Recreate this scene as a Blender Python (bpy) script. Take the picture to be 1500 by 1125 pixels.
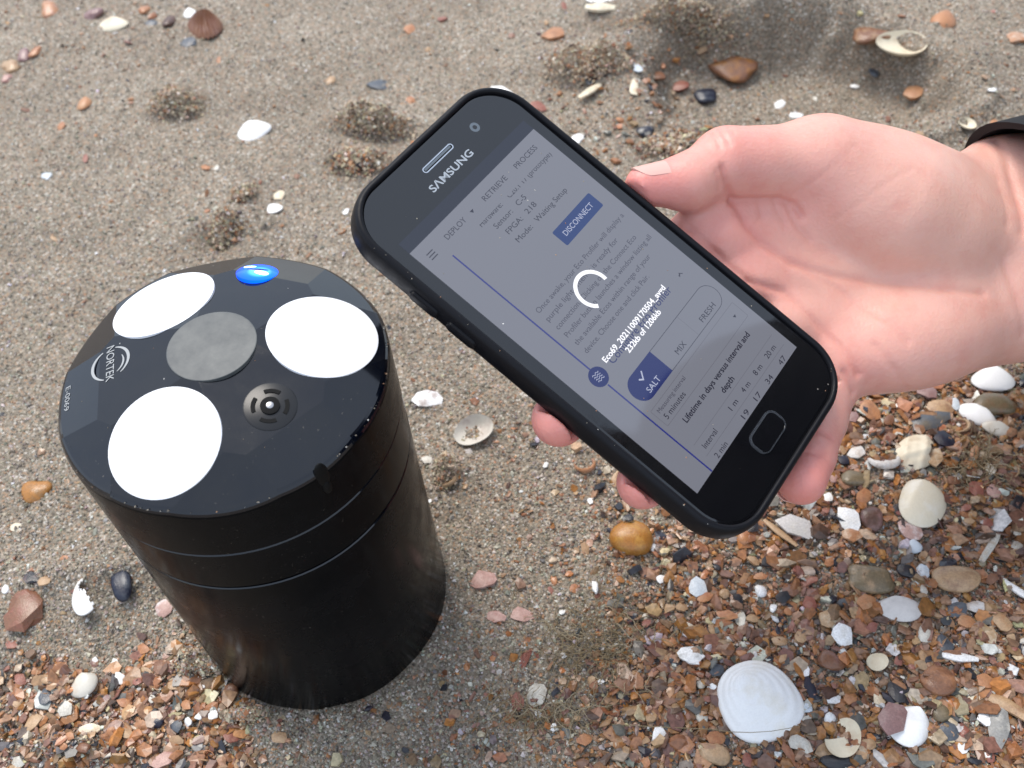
import bpy, bmesh, math, random
import numpy as np
from mathutils import Vector, Matrix

rng = np.random.default_rng(7)
random.seed(7)
scene = bpy.context.scene
col = scene.collection
for o in list(bpy.data.objects):
    bpy.data.objects.remove(o)

# ------------------------------------------------------------------ camera
PITCH, ROLL, FPX = 0.89604778, -0.11104559, 1500.0     # focal length in photo pixels (photo 1500 x 1125)
CAM = np.array([0.0, 0.0, 0.354218])
_f = np.array([0, math.cos(PITCH), -math.sin(PITCH)])
_x = np.array([1.0, 0, 0]); _u = np.cross(_x, _f)
XR = math.cos(ROLL) * _x + math.sin(ROLL) * _u
UR = -math.sin(ROLL) * _x + math.cos(ROLL) * _u
CM = np.array([XR, UR, _f])
cam_d = bpy.data.cameras.new('camera')
cam_d.sensor_width = 36.0; cam_d.lens = 36.0
cam_d.clip_start = 0.01; cam_d.clip_end = 500
cam_d.dof.use_dof = True; cam_d.dof.focus_distance = 0.305; cam_d.dof.aperture_fstop = 20
cam = bpy.data.objects.new('camera', cam_d); col.objects.link(cam)
cam.matrix_world = Matrix(((XR[0], UR[0], -_f[0], CAM[0]), (XR[1], UR[1], -_f[1], CAM[1]),
                           (XR[2], UR[2], -_f[2], CAM[2]), (0, 0, 0, 1)))
scene.camera = cam

# ------------------------------------------------------------------ light
SUN_EL, SUN_AZ = math.radians(58), math.radians(-28)    # azimuth from +Y towards +X: sun far behind the scene, to the left
world = bpy.data.worlds.new('World'); scene.world = world; world.use_nodes = True
wn = world.node_tree.nodes; wl = world.node_tree.links
bg = wn['Background']
sky = wn.new('ShaderNodeTexSky'); sky.sky_type = 'NISHITA'; sky.sun_disc = False
sky.sun_elevation = SUN_EL; sky.sun_rotation = SUN_AZ
sky.air_density = 1.0; sky.dust_density = 1.2; sky.ozone_density = 1.0
# thin, even high cloud veiling the clear sky
tcw = wn.new('ShaderNodeTexCoord'); cn = wn.new('ShaderNodeTexNoise'); cn.inputs['Scale'].default_value = 2.2; cn.inputs['Detail'].default_value = 5
cr = wn.new('ShaderNodeValToRGB'); cr.color_ramp.elements[0].position = .3; cr.color_ramp.elements[0].color = (.62,) * 3 + (1,)
cr.color_ramp.elements[1].position = .7; cr.color_ramp.elements[1].color = (.88,) * 3 + (1,)
cmx = wn.new('ShaderNodeMix'); cmx.data_type = 'RGBA'; cmx.inputs[7].default_value = (4.3, 4.85, 5.7, 1)
wl.new(tcw.outputs['Generated'], cn.inputs['Vector']); wl.new(cn.outputs[0], cr.inputs[0]); wl.new(cr.outputs[0], cmx.inputs[0])
wl.new(sky.outputs[0], cmx.inputs[6]); wl.new(cmx.outputs[2], bg.inputs[0]); bg.inputs[1].default_value = 0.15
sl = bpy.data.lights.new('sun', 'SUN'); sl.energy = 1.9; sl.angle = math.radians(28); sl.color = (1.0, 0.93, 0.84)
so = bpy.data.objects.new('sun', sl); col.objects.link(so)
sd = Vector((math.sin(SUN_AZ) * math.cos(SUN_EL), math.cos(SUN_AZ) * math.cos(SUN_EL), math.sin(SUN_EL)))
so.rotation_euler = sd.to_track_quat('Z', 'Y').to_euler()
vs = scene.view_settings
vs.view_transform = 'Standard'; vs.look = 'None'; vs.gamma = 1.0; vs.exposure = 0.76
vs.use_curve_mapping = False
scene.render.engine = 'CYCLES'

# ------------------------------------------------------------------ geometry helpers
def rays(px, py):
    px = np.atleast_1d(np.asarray(px, float)); py = np.atleast_1d(np.asarray(py, float))
    return np.stack([(px - 750) / FPX, -(py - 562.5) / FPX, np.ones_like(px)], 1) @ CM
def gp(px, py, z=0.0):
    """photo pixel -> point on the level z (metres)"""
    d = rays(px, py); t = (z - CAM[2]) / d[:, 2]
    return CAM + d * t[:, None]
def to_px(P):
    q = (P - CAM) @ CM.T
    return 750 + FPX * q[:, 0] / q[:, 2], 562.5 - FPX * q[:, 1] / q[:, 2]

def hash2(ix, iy, s):
    h = (ix.astype(np.int64) * 374761393 + iy.astype(np.int64) * 668265263 + s * 974711) & 0x7fffffff
    h = ((h ^ (h >> 13)) * 1274126177) & 0x7fffffff
    return ((h ^ (h >> 16)) & 0xffff) / 65535.0
def vnoise(x, y, s=0):
    ix = np.floor(x); iy = np.floor(y); fx = x - ix; fy = y - iy
    fx = fx * fx * (3 - 2 * fx); fy = fy * fy * (3 - 2 * fy)
    a = hash2(ix, iy, s); b = hash2(ix + 1, iy, s); c = hash2(ix, iy + 1, s); d = hash2(ix + 1, iy + 1, s)
    return (a * (1 - fx) + b * fx) * (1 - fy) + (c * (1 - fx) + d * fx) * fy
def fbm(x, y, s=0, n=4):
    r = 0; a = 0.5
    for k in range(n):
        r = r + a * (vnoise(x * 2 ** k, y * 2 ** k, s + k) - 0.5); a *= 0.55
    return r
def sstep(a, b, x):
    t = np.clip((x - a) / (b - a), 0, 1); return t * t * (3 - 2 * t)

def mesh_np(name, V, F, smooth=False, col_attr=None, sharp=None):
    """V (n,3), F (m,3) or (m,4) arrays or list of lists"""
    me = bpy.data.meshes.new(name)
    if isinstance(F, np.ndarray):
        n, k = F.shape
        me.vertices.add(len(V)); me.vertices.foreach_set('co', np.asarray(V, np.float32).ravel())
        me.loops.add(n * k); me.loops.foreach_set('vertex_index', F.astype(np.int32).ravel())
        me.polygons.add(n); me.polygons.foreach_set('loop_start', np.arange(0, n * k, k, dtype=np.int32))
        me.polygons.foreach_set('loop_total', np.full(n, k, np.int32))
        me.update(calc_edges=True)
    else:
        me.from_pydata([tuple(map(float, v)) for v in V], [], F); me.update()
    if col_attr is not None:
        a = me.color_attributes.new('tone', 'FLOAT_COLOR', 'POINT')
        c = np.ones((len(V), 4), np.float32); c[:, :col_attr.shape[1]] = col_attr
        a.data.foreach_set('color', c.ravel())
    me.polygons.foreach_set('use_smooth', np.zeros(len(me.polygons), bool))
    if smooth:
        me.polygons.foreach_set('use_smooth', np.ones(len(me.polygons), bool))
    if sharp is not None:
        me.polygons.foreach_set('use_smooth', np.ones(len(me.polygons), bool))
        me.set_sharp_from_angle(angle=math.radians(sharp))
    return me
def obj(name, me, m=None, parent=None):
    o = bpy.data.objects.new(name, me); col.objects.link(o)
    if m is not None: me.materials.append(m)
    if parent is not None: o.parent = parent
    return o
def empty(name, loc=(0, 0, 0)):
    o = bpy.data.objects.new(name, None); col.objects.link(o); o.location = loc
    o.empty_display_size = 0.01
    return o
def tag(o, label, cat, group=None, kind=None):
    o['label'] = label; o['category'] = cat
    if group: o['group'] = group
    if kind: o['kind'] = kind
    return o
def bm_mesh(name, bm, sharp=30):
    bmesh.ops.recalc_face_normals(bm, faces=bm.faces)
    me = bpy.data.meshes.new(name); bm.to_mesh(me); bm.free()
    me.polygons.foreach_set('use_smooth', np.ones(len(me.polygons), bool))
    me.set_sharp_from_angle(angle=math.radians(sharp))
    return me
def lathe(prof, seg=96, cap=True):
    """prof: list of (r, z) from bottom to top"""
    V = []; F = []
    for r, z in prof:
        for i in range(seg):
            a = 2 * math.pi * i / seg; V.append((r * math.cos(a), r * math.sin(a), z))
    for k in range(len(prof) - 1):
        for i in range(seg):
            j = (i + 1) % seg
            F.append((k * seg + i, k * seg + j, (k + 1) * seg + j, (k + 1) * seg + i))
    if cap:
        F.append(tuple(range(seg - 1, -1, -1))); F.append(tuple(range((len(prof) - 1) * seg, len(prof) * seg)))
    return V, F

# ------------------------------------------------------------------ materials
def mat(name, color=(0.5, 0.5, 0.5), rough=0.5, spec=0.5, **kw):
    m = bpy.data.materials.new(name); m.use_nodes = True
    b = m.node_tree.nodes['Principled BSDF']
    b.inputs['Base Color'].default_value = (*color, 1); b.inputs['Roughness'].default_value = rough
    b.inputs['Specular IOR Level'].default_value = spec
    for k, v in kw.items():
        b.inputs[k.replace('_', ' ')].default_value = v
    return m
class N:
    """small node-building helper"""
    def __init__(s, m): s.t = m.node_tree; s.b = s.t.nodes['Principled BSDF']
    def new(s, typ, **kw):
        n = s.t.nodes.new(typ)
        for k, v in kw.items(): setattr(n, k, v)
        return n
    def link(s, a, b): s.t.links.new(a, b)
    def noise(s, scale, detail=4, rough=0.55, vec=None):
        n = s.new('ShaderNodeTexNoise'); n.inputs['Scale'].default_value = scale
        n.inputs['Detail'].default_value = detail; n.inputs['Roughness'].default_value = rough
        if vec is None:
            tc = s.new('ShaderNodeTexCoord'); vec = tc.outputs['Object']
        s.link(vec, n.inputs['Vector']); return n
    def ramp(s, inp, stops):
        r = s.new('ShaderNodeValToRGB'); e = r.color_ramp.elements
        while len(e) < len(stops): e.new(0.5)
        for el, (p, c) in zip(e, stops):
            el.position = p; el.color = (*c, 1) if len(c) == 3 else c
        s.link(inp, r.inputs[0]); return r
    def mix(s, fac, a, b, blend='MIX'):
        n = s.new('ShaderNodeMix', data_type='RGBA', blend_type=blend)
        for sock, v in ((n.inputs[0], fac), (n.inputs[6], a), (n.inputs[7], b)):
            if isinstance(v, (int, float)): sock.default_value = v
            elif isinstance(v, tuple): sock.default_value = (*v, 1)
            else: s.link(v, sock)
        return n.outputs[2]
    def bump(s, h, strength=0.3, dist=0.001):
        n = s.new('ShaderNodeBump'); n.inputs['Strength'].default_value = strength
        n.inputs['Distance'].default_value = dist
        s.link(h, n.inputs['Height']); s.link(n.outputs[0], s.b.inputs['Normal']); return n
    def base(s, out): s.link(out, s.b.inputs['Base Color'])
    def rough(s, out): s.link(out, s.b.inputs['Roughness'])

def make_sand():
    m = mat('sand', rough=0.75, spec=0.35); n = N(m)
    tc = n.new('ShaderNodeTexCoord').outputs['Object']
    v = n.new('ShaderNodeTexVoronoi'); v.inputs['Scale'].default_value = 1150; n.link(tc, v.inputs['Vector'])
    sep = n.new('ShaderNodeSeparateColor'); n.link(v.outputs['Color'], sep.inputs[0])
    r = n.ramp(sep.outputs[0], [(0.0, (.12, .10, .08)), (.16, (.20, .165, .12)), (.42, (.247, .21, .162)), (.7, (.325, .28, .22)),
                                (.84, (.36, .22, .13)), (.92, (.42, .37, .30)), (1.0, (.62, .58, .52))])
    big = n.noise(14, 4, vec=tc)
    r2 = n.ramp(big.outputs[0], [(.3, (.80, .78, .76)), (.7, (1.08, 1.08, 1.08))])
    n.base(n.mix(1.0, r.outputs[0], r2.outputs[0], 'MULTIPLY'))
    n.bump(v.outputs['Distance'], 0.8, 0.0006).invert = True
    return m
def make_tone(name, rough=0.4, spec=0.5, noise_scale=900, amount=0.35):
    """colour carried by the pieces themselves, with a little grain"""
    m = mat(name, rough=rough, spec=spec); n = N(m)
    a = n.new('ShaderNodeVertexColor', layer_name='tone')
    nz = n.noise(noise_scale, 3)
    r = n.ramp(nz.outputs[0], [(.3, (1 - amount,) * 3), (.7, (1 + amount * .4,) * 3)])
    n.base(n.mix(1.0, a.outputs[0], r.outputs[0], 'MULTIPLY'))
    return m
def make_piece(name, rough=0.45, spec=0.5, scale=160, mottle=0.5, bump=0.25, fine=(.74, 1.06)):
    """object colour + second tint (object property) mixed by a blotchy noise"""
    m = mat(name, rough=rough, spec=spec); n = N(m)
    oi = n.new('ShaderNodeObjectInfo')
    at = n.new('ShaderNodeAttribute', attribute_type='OBJECT', attribute_name='tint')
    tc = n.new('ShaderNodeTexCoord').outputs['Object']
    add = n.new('ShaderNodeVectorMath', operation='ADD')
    cmb = n.new('ShaderNodeCombineXYZ'); n.link(oi.outputs['Random'], cmb.inputs[0]); n.link(oi.outputs['Random'], cmb.inputs[2])
    n.link(tc, add.inputs[0]); n.link(cmb.outputs[0], add.inputs[1])
    nz = n.noise(scale, 5, .6, add.outputs[0])
    f = n.ramp(nz.outputs[0], [(.47, (0, 0, 0)), (.66, (mottle,) * 3)])
    c = n.mix(f.outputs[0], oi.outputs['Color'], at.outputs['Color'])
    fine_lo, fine_hi = fine
    fine = n.noise(1500, 3, .6, add.outputs[0])
    fr = n.ramp(fine.outputs[0], [(.3, (fine_lo,) * 3), (.65, (fine_hi,) * 3)])
    n.base(n.mix(1.0, c, fr.outputs[0], 'MULTIPLY'))
    n.bump(fine.outputs[0], bump, 0.0004)
    return m

M = {}
M['sand'] = make_sand()
M['grain'] = make_tone('sand_grain', 0.55, 0.4, 1500, .25)
M['hash'] = make_tone('shell_grit', 0.3, 0.5, 700, .4)
M['shell'] = make_piece('shell', 0.42, 0.45, 120, .40, .06, fine=(.95, 1.02))
M['stone'] = make_piece('stone', 0.30, 0.5, 220, .6, .35)
M['chip'] = make_piece('chip', 0.42, 0.45, 260, .6, .35)

# ------------------------------------------------------------------ the sand
DEV = np.array([-0.08087, 0.19124])
DEV_R = 0.047
BUMPS = [  # photo x, y, half sizes in photo px, height in mm, roughness of the outline
    (258, 150, 48, 20, 7.5, .5), (545, 182, 62, 17, 7, .5), (520, 232, 45, 20, 3.5, .9), (340, 330, 26, 16, 5, .8), (312, 352, 24, 14, -6, .5),
    (360, 285, 22, 22, 3.5, .9), (500, 190, 30, 14, 3, .6),
    (860, 92, 85, 26, 7, .6), (1000, 22, 150, 22, 9, .4), (1200, 18, 130, 20, 7, .4), (1010, 230, 90, 26, 4, .8),
    (660, 690, 26, 22, 3, .8), (210, 830, 90, 30, 3, .3), (110, 850, 130, 26, 5, .3), (300, 955, 60, 26, 7, .6), (350, 1040, 55, 30, 5, .8),
    (200, 960, 95, 32, -4, .7), (110, 1000, 40, 26, 4, .7), (40, 985, 55, 32, -5, .6), (110, 1098, 60, 20, 5, .6),
    (690, 930, 70, 60, 2.5, .4), (1300, 700, 200, 120, 3.5, .5), (1380, 1000, 170, 120, 3, .5), (1050, 1000, 90, 70, 2, .5),
    (130, 60, 120, 30, 3, .4), (420, 70, 80, 22, 3, .4), (1420, 120, 70, 60, 3, .4),
]
_B = []
for (bx, by, hx, hy, amp, rg) in BUMPS:
    c = gp(bx, by)[0]; ex = gp(bx + hx, by)[0] - c; ey = gp(bx, by - hy)[0] - c
    _B.append((c[:2], np.linalg.inv(np.array([ex[:2], ey[:2]]).T), amp * 1e-3, rg))
_hc = gp(1165, 118)[0]; _hx = gp(1165 + 235, 118 + 12)[0] - _hc; _hy = gp(1165, 118 - 82)[0] - _hc
_HI = np.linalg.inv(np.array([_hx[:2], _hy[:2]]).T)
def height(x, y):
    x = np.asarray(x, float); y = np.asarray(y, float)
    near = sstep(3.0, 0.9, np.hypot(x, y - .35))
    h = 0.010 * fbm(x * 6, y * 6, 3, 3) + 0.0046 * fbm(x * 45, y * 45, 11, 4)
    w1 = fbm(x * 55, y * 55, 31, 3)
    hb = 0
    for c, I, amp, rg in _B:
        dx = x - c[0]; dy = y - c[1]
        a = I[0, 0] * dx + I[0, 1] * dy; b = I[1, 0] * dx + I[1, 1] * dy
        hb = hb + 1.35 * amp * np.exp(-0.9 * (a * a + b * b)) * (1 + rg * 2.4 * w1)
    a = _HI[0, 0] * (x - _hc[0]) + _HI[0, 1] * (y - _hc[1]); b = _HI[1, 0] * (x - _hc[0]) + _HI[1, 1] * (y - _hc[1])
    rr = np.sqrt(a * a + b * b) + 0.35 * w1
    hb = hb - 0.024 * sstep(1.06, .74, rr) + 0.006 * np.exp(-((rr - 1.16) / .13) ** 2)
    h = h + hb * near + 0.0011 * fbm(x * 260, y * 260, 57, 2) * near
    d = np.hypot(x - DEV[0], y - DEV[1])
    k = sstep(0.050, 0.075, d)
    return h * (k * .85 + .15 * sstep(.04, .05, d)) + 0.0035 * np.exp(-((d - .053) / .008) ** 2) * (0.5 + 3.2 * fbm(x * 60, y * 60, 5, 3))

def axis_coords(lo, hi, step, far):
    core = np.arange(lo, hi + step / 2, step); out = []; s = step; p = hi
    while p < far:
        s *= 1.22; p += s; out.append(p)
    out2 = []; s = step; p = lo
    while p > -far:
        s *= 1.22; p -= s; out2.append(p)
    return np.array(out2[::-1] + list(core) + out)
gx = axis_coords(-0.42, 0.46, 0.003, 80); gy = axis_coords(0.02, 0.78, 0.003, 80)
GX, GY = np.meshgrid(gx, gy); GZ = height(GX, GY)
nx, ny = len(gx), len(gy)
idx = np.arange(nx * ny).reshape(ny, nx)
Fq = np.stack([idx[:-1, :-1], idx[:-1, 1:], idx[1:, 1:], idx[1:, :-1]], -1).reshape(-1, 4)
ground = obj('ground', mesh_np('ground', np.stack([GX, GY, GZ], -1).reshape(-1, 3), Fq, smooth=True), M['sand'])
ground['kind'] = 'structure'; ground['label'] = 'coarse damp beach sand'

# density of shell grit, as a map over the beach (looked up through the photo's ground plane)
_D = [(1330, 880, 330, 290, 1.0), (1400, 650, 230, 120, 1.0), (1040, 950, 150, 200, .33), (1180, 1080, 250, 120, .8), (190, 1075, 190, 80, .95), (290, 985, 90, 50, .5), (40, 1000, 60, 40, .5),
      (930, 170, 120, 80, .42), (860, 95, 70, 40, .35), (1080, 60, 130, 40, .2), (1370, 170, 120, 60, .18), (550, 230, 60, 30, .25), (330, 340, 40, 25, .2), (80, 40, 160, 60, .2), (860, 720, 130, 120, .12), (760, 1060, 160, 90, .18)]
def grit(px, py):
    r = 0.022
    for cx, cy, hx, hy, a in _D:
        r = r + a * np.exp(-(((px - cx) / hx) ** 4 + ((py - cy) / hy) ** 4) * .7)
    return np.clip(r, 0, 1)

def random_rot(n, tilt=None):
    """rotation matrices; tilt limits the lean from upright"""
    if tilt is None:
        q = rng.normal(size=(n, 4)); q /= np.linalg.norm(q, axis=1)[:, None]
        w, x, y, z = q.T
    else:
        yaw = rng.uniform(0, 2 * np.pi, n); ta = rng.uniform(0, 2 * np.pi, n); tl = np.abs(rng.normal(0, 1, n)) * tilt
        cz, sz = np.cos(yaw / 2), np.sin(yaw / 2); ct, st = np.cos(tl / 2), np.sin(tl / 2)
        ax, ay = np.cos(ta), np.sin(ta)
        w = ct * cz; x = st * (ax * cz + ay * sz); y = st * (ay * cz - ax * sz); z = ct * sz
    return np.stack([np.stack([1 - 2 * (y * y + z * z), 2 * (x * y - z * w), 2 * (x * z + y * w)], -1),
                     np.stack([2 * (x * y + z * w), 1 - 2 * (x * x + z * z), 2 * (y * z - x * w)], -1),
                     np.stack([2 * (x * z - y * w), 2 * (y * z + x * w), 1 - 2 * (x * x + y * y)], -1)], 1)
PAL_GRAIN = np.array([(.335, .29, .228), (.41, .358, .283), (.27, .234, .182), (.215, .184, .144), (.11, .095, .075), (.40, .24, .14), (.33, .16, .09), (.52, .48, .42), (.72, .70, .66), (.28, .25, .22)])
PW_GRAIN = np.array([.25, .24, .14, .07, .035, .05, .03, .08, .025, .07])
PAL_HASH = np.array([(.36, .16, .07), (.44, .19, .06), (.42, .25, .14), (.26, .13, .09), (.36, .19, .12), (.52, .40, .28), (.72, .69, .63), (.035, .035, .045), (.14, .13, .12), (.24, .22, .19), (.50, .30, .17), (.60, .50, .30), (.13, .075, .05)])
PW_HASH = np.array([.19, .16, .14, .13, .10, .06, .045, .035, .035, .03, .05, .025, .06])
def pick(pal, w, n, jit=.18):
    c = pal[rng.choice(len(pal), n, p=w / w.sum())]
    return np.clip(c * (1 + rng.normal(0, jit, (n, 1))) * (1 + rng.normal(0, .05, (n, 3))), .01, .85)

def scatter_grains(n):
    px = rng.uniform(-170, 1670, n); py = rng.uniform(-140, 1240, n)
    P = gp(px, py); d = np.hypot(P[:, 0] - DEV[0], P[:, 1] - DEV[1])
    P = P[d > DEV_R + .0006]; n = len(P)
    P[:, 2] = height(P[:, 0], P[:, 1])
    base = np.array([(1, 0, 0), (-1, 0, 0), (0, 1, 0), (0, -1, 0), (0, 0, 1), (0, 0, -1)], float)
    tri = np.array([(0, 2, 4), (2, 1, 4), (1, 3, 4), (3, 0, 4), (2, 0, 5), (1, 2, 5), (3, 1, 5), (0, 3, 5)])
    s = np.clip(rng.lognormal(math.log(.00044), .34, n), .00022, .0012)
    V = base[None] * (1 + rng.uniform(-.3, .35, (n, 6, 3))) + rng.uniform(-.25, .25, (n, 6, 3))
    V = np.einsum('nij,nkj->nki', random_rot(n), V * s[:, None, None] * rng.uniform(.75, 1.2, (n, 1, 3)))
    V = V + P[:, None, :] + np.stack([0 * s, 0 * s, s * rng.uniform(-.1, .55, n)], -1)[:, None]
    Cc = np.repeat(pick(PAL_GRAIN, PW_GRAIN, n), 6, 0)
    F = (tri[None] + 6 * np.arange(n)[:, None, None]).reshape(-1, 3)
    o = obj('sand', mesh_np('sand_grains', V.reshape(-1, 3), F, col_attr=Cc), M['grain'])
    tag(o, 'loose coarse sand grains covering the beach', 'sand', kind='stuff')
scatter_grains(185000)

def shard_arrays(n, size, tilt):
    """n thin curved chips: fan + skirt"""
    m = 6
    a = (np.arange(m)[None] + rng.uniform(-.32, .32, (n, m))) * (2 * np.pi / m)
    r = rng.uniform(.6, 1.1, (n, m))
    el = rng.uniform(.38, 1.0, (n, 1))
    x = r * np.cos(a); y = r * np.sin(a) * el
    th = rng.uniform(.07, .2, (n, 1)); dome = rng.uniform(-.08, .26, (n, 1))
    thick = rng.random((n, 1)) < .16
    th = np.where(thick, rng.uniform(.4, .8, (n, 1)), th)
    top = np.stack([x, y, np.zeros_like(x) + th / 2 + rng.uniform(-.06, .06, (n, m))], -1)
    low = np.stack([x * 1.02, y * 1.02, np.zeros_like(x) - th / 2], -1)
    cen = np.stack([rng.uniform(-.15, .15, n), rng.uniform(-.1, .1, n), (th / 2 + dome)[:, 0]], -1)[:, None]
    V = np.concatenate([cen, top, low], 1) * size[:, None, None]
    V = np.einsum('nij,nkj->nki', random_rot(n, tilt), V)
    tri = []
    for i in range(m):
        j = (i + 1) % m
        tri += [(0, 1 + i, 1 + j), (1 + i, 1 + m + i, 1 + m + j), (1 + i, 1 + m + j, 1 + j)]
    F = (np.array(tri)[None] + 13 * np.arange(n)[:, None, None]).reshape(-1, 3)
    return V, F
def scatter_grit(n):
    px = rng.uniform(-120, 1620, n * 6); py = rng.uniform(-100, 1210, n * 6)
    g = grit(px, py) * (0.55 + .9 * vnoise(px / 45, py / 45, 77))
    P = gp(px, py); mm = np.linalg.norm(P - CAM, axis=1)
    keep = rng.random(n * 6) < g * np.where(mm > .5, .55, 1)
    d = np.hypot(P[:, 0] - DEV[0], P[:, 1] - DEV[1]); keep &= d > DEV_R + .0015
    P = P[keep][:n]; g = g[keep][:n]; k = len(P)
    size = np.clip(rng.lognormal(math.log(.00088), .60, k), .0004, .0040) * (.75 + .4 * g)
    P[:, 2] = height(P[:, 0], P[:, 1]) + size * .25 + rng.random(k) * .0012 * g
    V, F = shard_arrays(k, size, .5)
    V = V + P[:, None]
    Cc = np.repeat(pick(PAL_HASH, PW_HASH, k) * .8, 13, 0)
    o = obj('shell_gravel', mesh_np('shell_gravel', V.reshape(-1, 3), F, col_attr=Cc), M['hash'])
    tag(o, 'countless tiny broken shell bits and grit strewn over the sand', 'shell gravel', kind='stuff')
    return k
NG = scatter_grit(37000)
print('grit', NG)
# ------------------------------------------------------------------ the instrument
def make_black(name, rough, dust=True, col0=(.003, .0033, .004), spec=.5):
    m = mat(name, col0, rough, spec); n = N(m)
    tc = n.new('ShaderNodeTexCoord').outputs['Object']
    sm = n.noise(55, 5, .65, tc)
    r = n.ramp(sm.outputs[0], [(.35, (rough * .7,) * 3), (.7, (rough * 1.9,) * 3)])
    n.rough(r.outputs[0])
    if dust:
        d = n.noise(900, 2, .5, tc); big = n.noise(60, 3, .6, tc)
        a = n.ramp(d.outputs[0], [(.68, (0, 0, 0)), (.74, (1, 1, 1))]); b = n.ramp(big.outputs[0], [(.5, (0, 0, 0)), (.7, (.55,) * 3)])
        f = n.mix(1.0, a.outputs[0], b.outputs[0], 'MULTIPLY')
        film = n.ramp(sm.outputs[0], [(.4, col0), (.8, (.007, .007, .008))])
        n.base(n.mix(f, film.outputs[0], (.16, .14, .11)))
    return m
M['black_body'] = make_black('black_plastic', .2, spec=.25); M['black_body'].node_tree.nodes['Principled BSDF'].inputs['IOR'].default_value = 1.2
M['black_head'] = make_black('black_head_plastic', .07, spec=.55, col0=(.0015, .0025, .006))  # slight navy in the base stands in for blue sky reflected on top
M['white_face'] = mat('white_transducer', (.78, .78, .80), .35, .4)
M['grey_face'] = mat('grey_sensor', (.085, .09, .09), .5, .4)
_n = N(M['grey_face']); _z = _n.noise(130, 5, .65)
_n.base(_n.ramp(_z.outputs[0], [(.3, (.055, .062, .066)), (.7, (.12, .125, .12))]).outputs[0])
M['print'] = mat('pale_print', (.34, .35, .35), .5, .3)
M['steel'] = mat('steel', (.35, .35, .36), .35, .5, Metallic=1.0)
M['led_blue'] = mat('blue_led', (.0, .01, .08), .1, .3, Emission_Color=(.0, .065, 1.0, 1), Emission_Strength=2.0)
M['led_core'] = mat('blue_led_core', (.1, .3, .6), .1, .5, Emission_Color=(.45, .80, 1.0, 1), Emission_Strength=3)
M['led_dark'] = mat('blue_led_shade', (.0, .02, .12), .1, .5, Emission_Color=(.003, .06, .55, 1), Emission_Strength=.3)

dev = empty('current_profiler', (DEV[0], DEV[1], 0.0))
tag(dev, 'black cylindrical underwater instrument with three white discs standing upright in sand', 'instrument')
V, F = lathe([(.0464, -.006), (.0472, -.004), (.0472, .0944), (.0469, .0948), (.0455, .0950)])
body = obj('body', mesh_np('body', V, F, sharp=30), M['black_body'], dev)
V, F = lathe([(.0455, .0952), (.0470, .0957), (.0473, .0962), (.0473, .1137), (.0470, .1141), (.0456, .1144)])
collar = obj('collar', mesh_np('collar', V, F, sharp=30), M['black_body'], dev)
for o in (body, collar):          # turned edges take the glossier, bluer plastic to show a sky glint
    o.data.materials.append(M['black_head'])
    for p_ in o.data.polygons:
        if .3 < p_.normal.z < .95: p_.material_index = 1
# head: a convex block cut by flat facets
bm = bmesh.new()
r = bmesh.ops.create_cone(bm, cap_ends=True, segments=128, radius1=.0474, radius2=.0474, depth=.045)
bmesh.ops.translate(bm, verts=bm.verts, vec=(0, 0, .1148 + .0225))
planes = [((0, 0, .1466), (0, 0, 1))]
TA = [math.radians(a) for a in (-112.5, 7.5, 127.5)]; TILT = math.radians(16.7)
for a in TA:
    planes.append(((.02965 * math.cos(a), .02965 * math.sin(a), .14125), (math.sin(TILT) * math.cos(a), math.sin(TILT) * math.sin(a), math.cos(TILT))))
for a in TA:
    b = a + math.pi / 3
    for rho, z, tl in ((.020, .1437, 13.5), (.040, .1375, 24)):
        t = math.radians(tl)
        planes.append(((rho * math.cos(b), rho * math.sin(b), z), (math.sin(t) * math.cos(b), math.sin(t) * math.sin(b), math.cos(t))))
    for s in (-1, 1):
        c = b + s * math.radians(27); t = math.radians(27)
        planes.append(((.0445 * math.cos(c), .0445 * math.sin(c), .1358), (math.sin(t) * math.cos(c), math.sin(t) * math.sin(c), math.cos(t))))
for co, no in planes:
    g = bmesh.ops.bisect_plane(bm, geom=bm.verts[:] + bm.edges[:] + bm.faces[:], plane_co=co, plane_no=no, clear_outer=True)
    es = [e for e in bm.edges if e.is_boundary]
    if es: bmesh.ops.contextual_create(bm, geom=es)
bmesh.ops.remove_doubles(bm, verts=bm.verts, dist=1e-6)
bm.normal_update()
rim = [e for e in bm.edges if len(e.link_faces) == 2 and sorted(abs(f.normal.z) < .3 for f in e.link_faces) == [False, True] and min(v.co.z for v in e.verts) > .125]
bmesh.ops.bevel(bm, geom=rim, offset=.0018, segments=4, profile=.5, affect='EDGES', clamp_overlap=False)
head = obj('head', bm_mesh('head', bm, 6), M['black_head'], dev)
head.data.materials.append(M['black_body'])
for p_ in head.data.polygons:
    if abs(p_.normal.z) < .3: p_.material_index = 1
bv = head.modifiers.new('soft', 'BEVEL'); bv.width = .0004; bv.segments = 2; bv.limit_method = 'ANGLE'; bv.angle_limit = math.radians(7); bv.harden_normals = False
def on_plane(co, no):
    """matrix whose z is the plane's normal at co"""
    z = Vector(no).normalized(); y = Vector((0, 0, 1)).cross(z)
    x = (Vector((1, 0, 0)) if y.length < 1e-4 else y.normalized()); y2 = z.cross(x)
    m = Matrix((x, y2, z)).transposed().to_4x4(); m.translation = Vector(co); return m
def disc_mesh(name, r, h=.0009, seg=72):
    V, F = lathe([(r, -.001), (r, h * .55), (r - .0001, h * .9), (r - .0003, h)], seg); return mesh_np(name, V, F, sharp=40)
dm = disc_mesh('transducer', .0157, .00022); dm.materials.append(M['white_face'])
for co, no in planes[1:4]:
    o = bpy.data.objects.new('transducer', dm); col.objects.link(o); o.parent = dev; o.matrix_local = on_plane(co, no)
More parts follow.
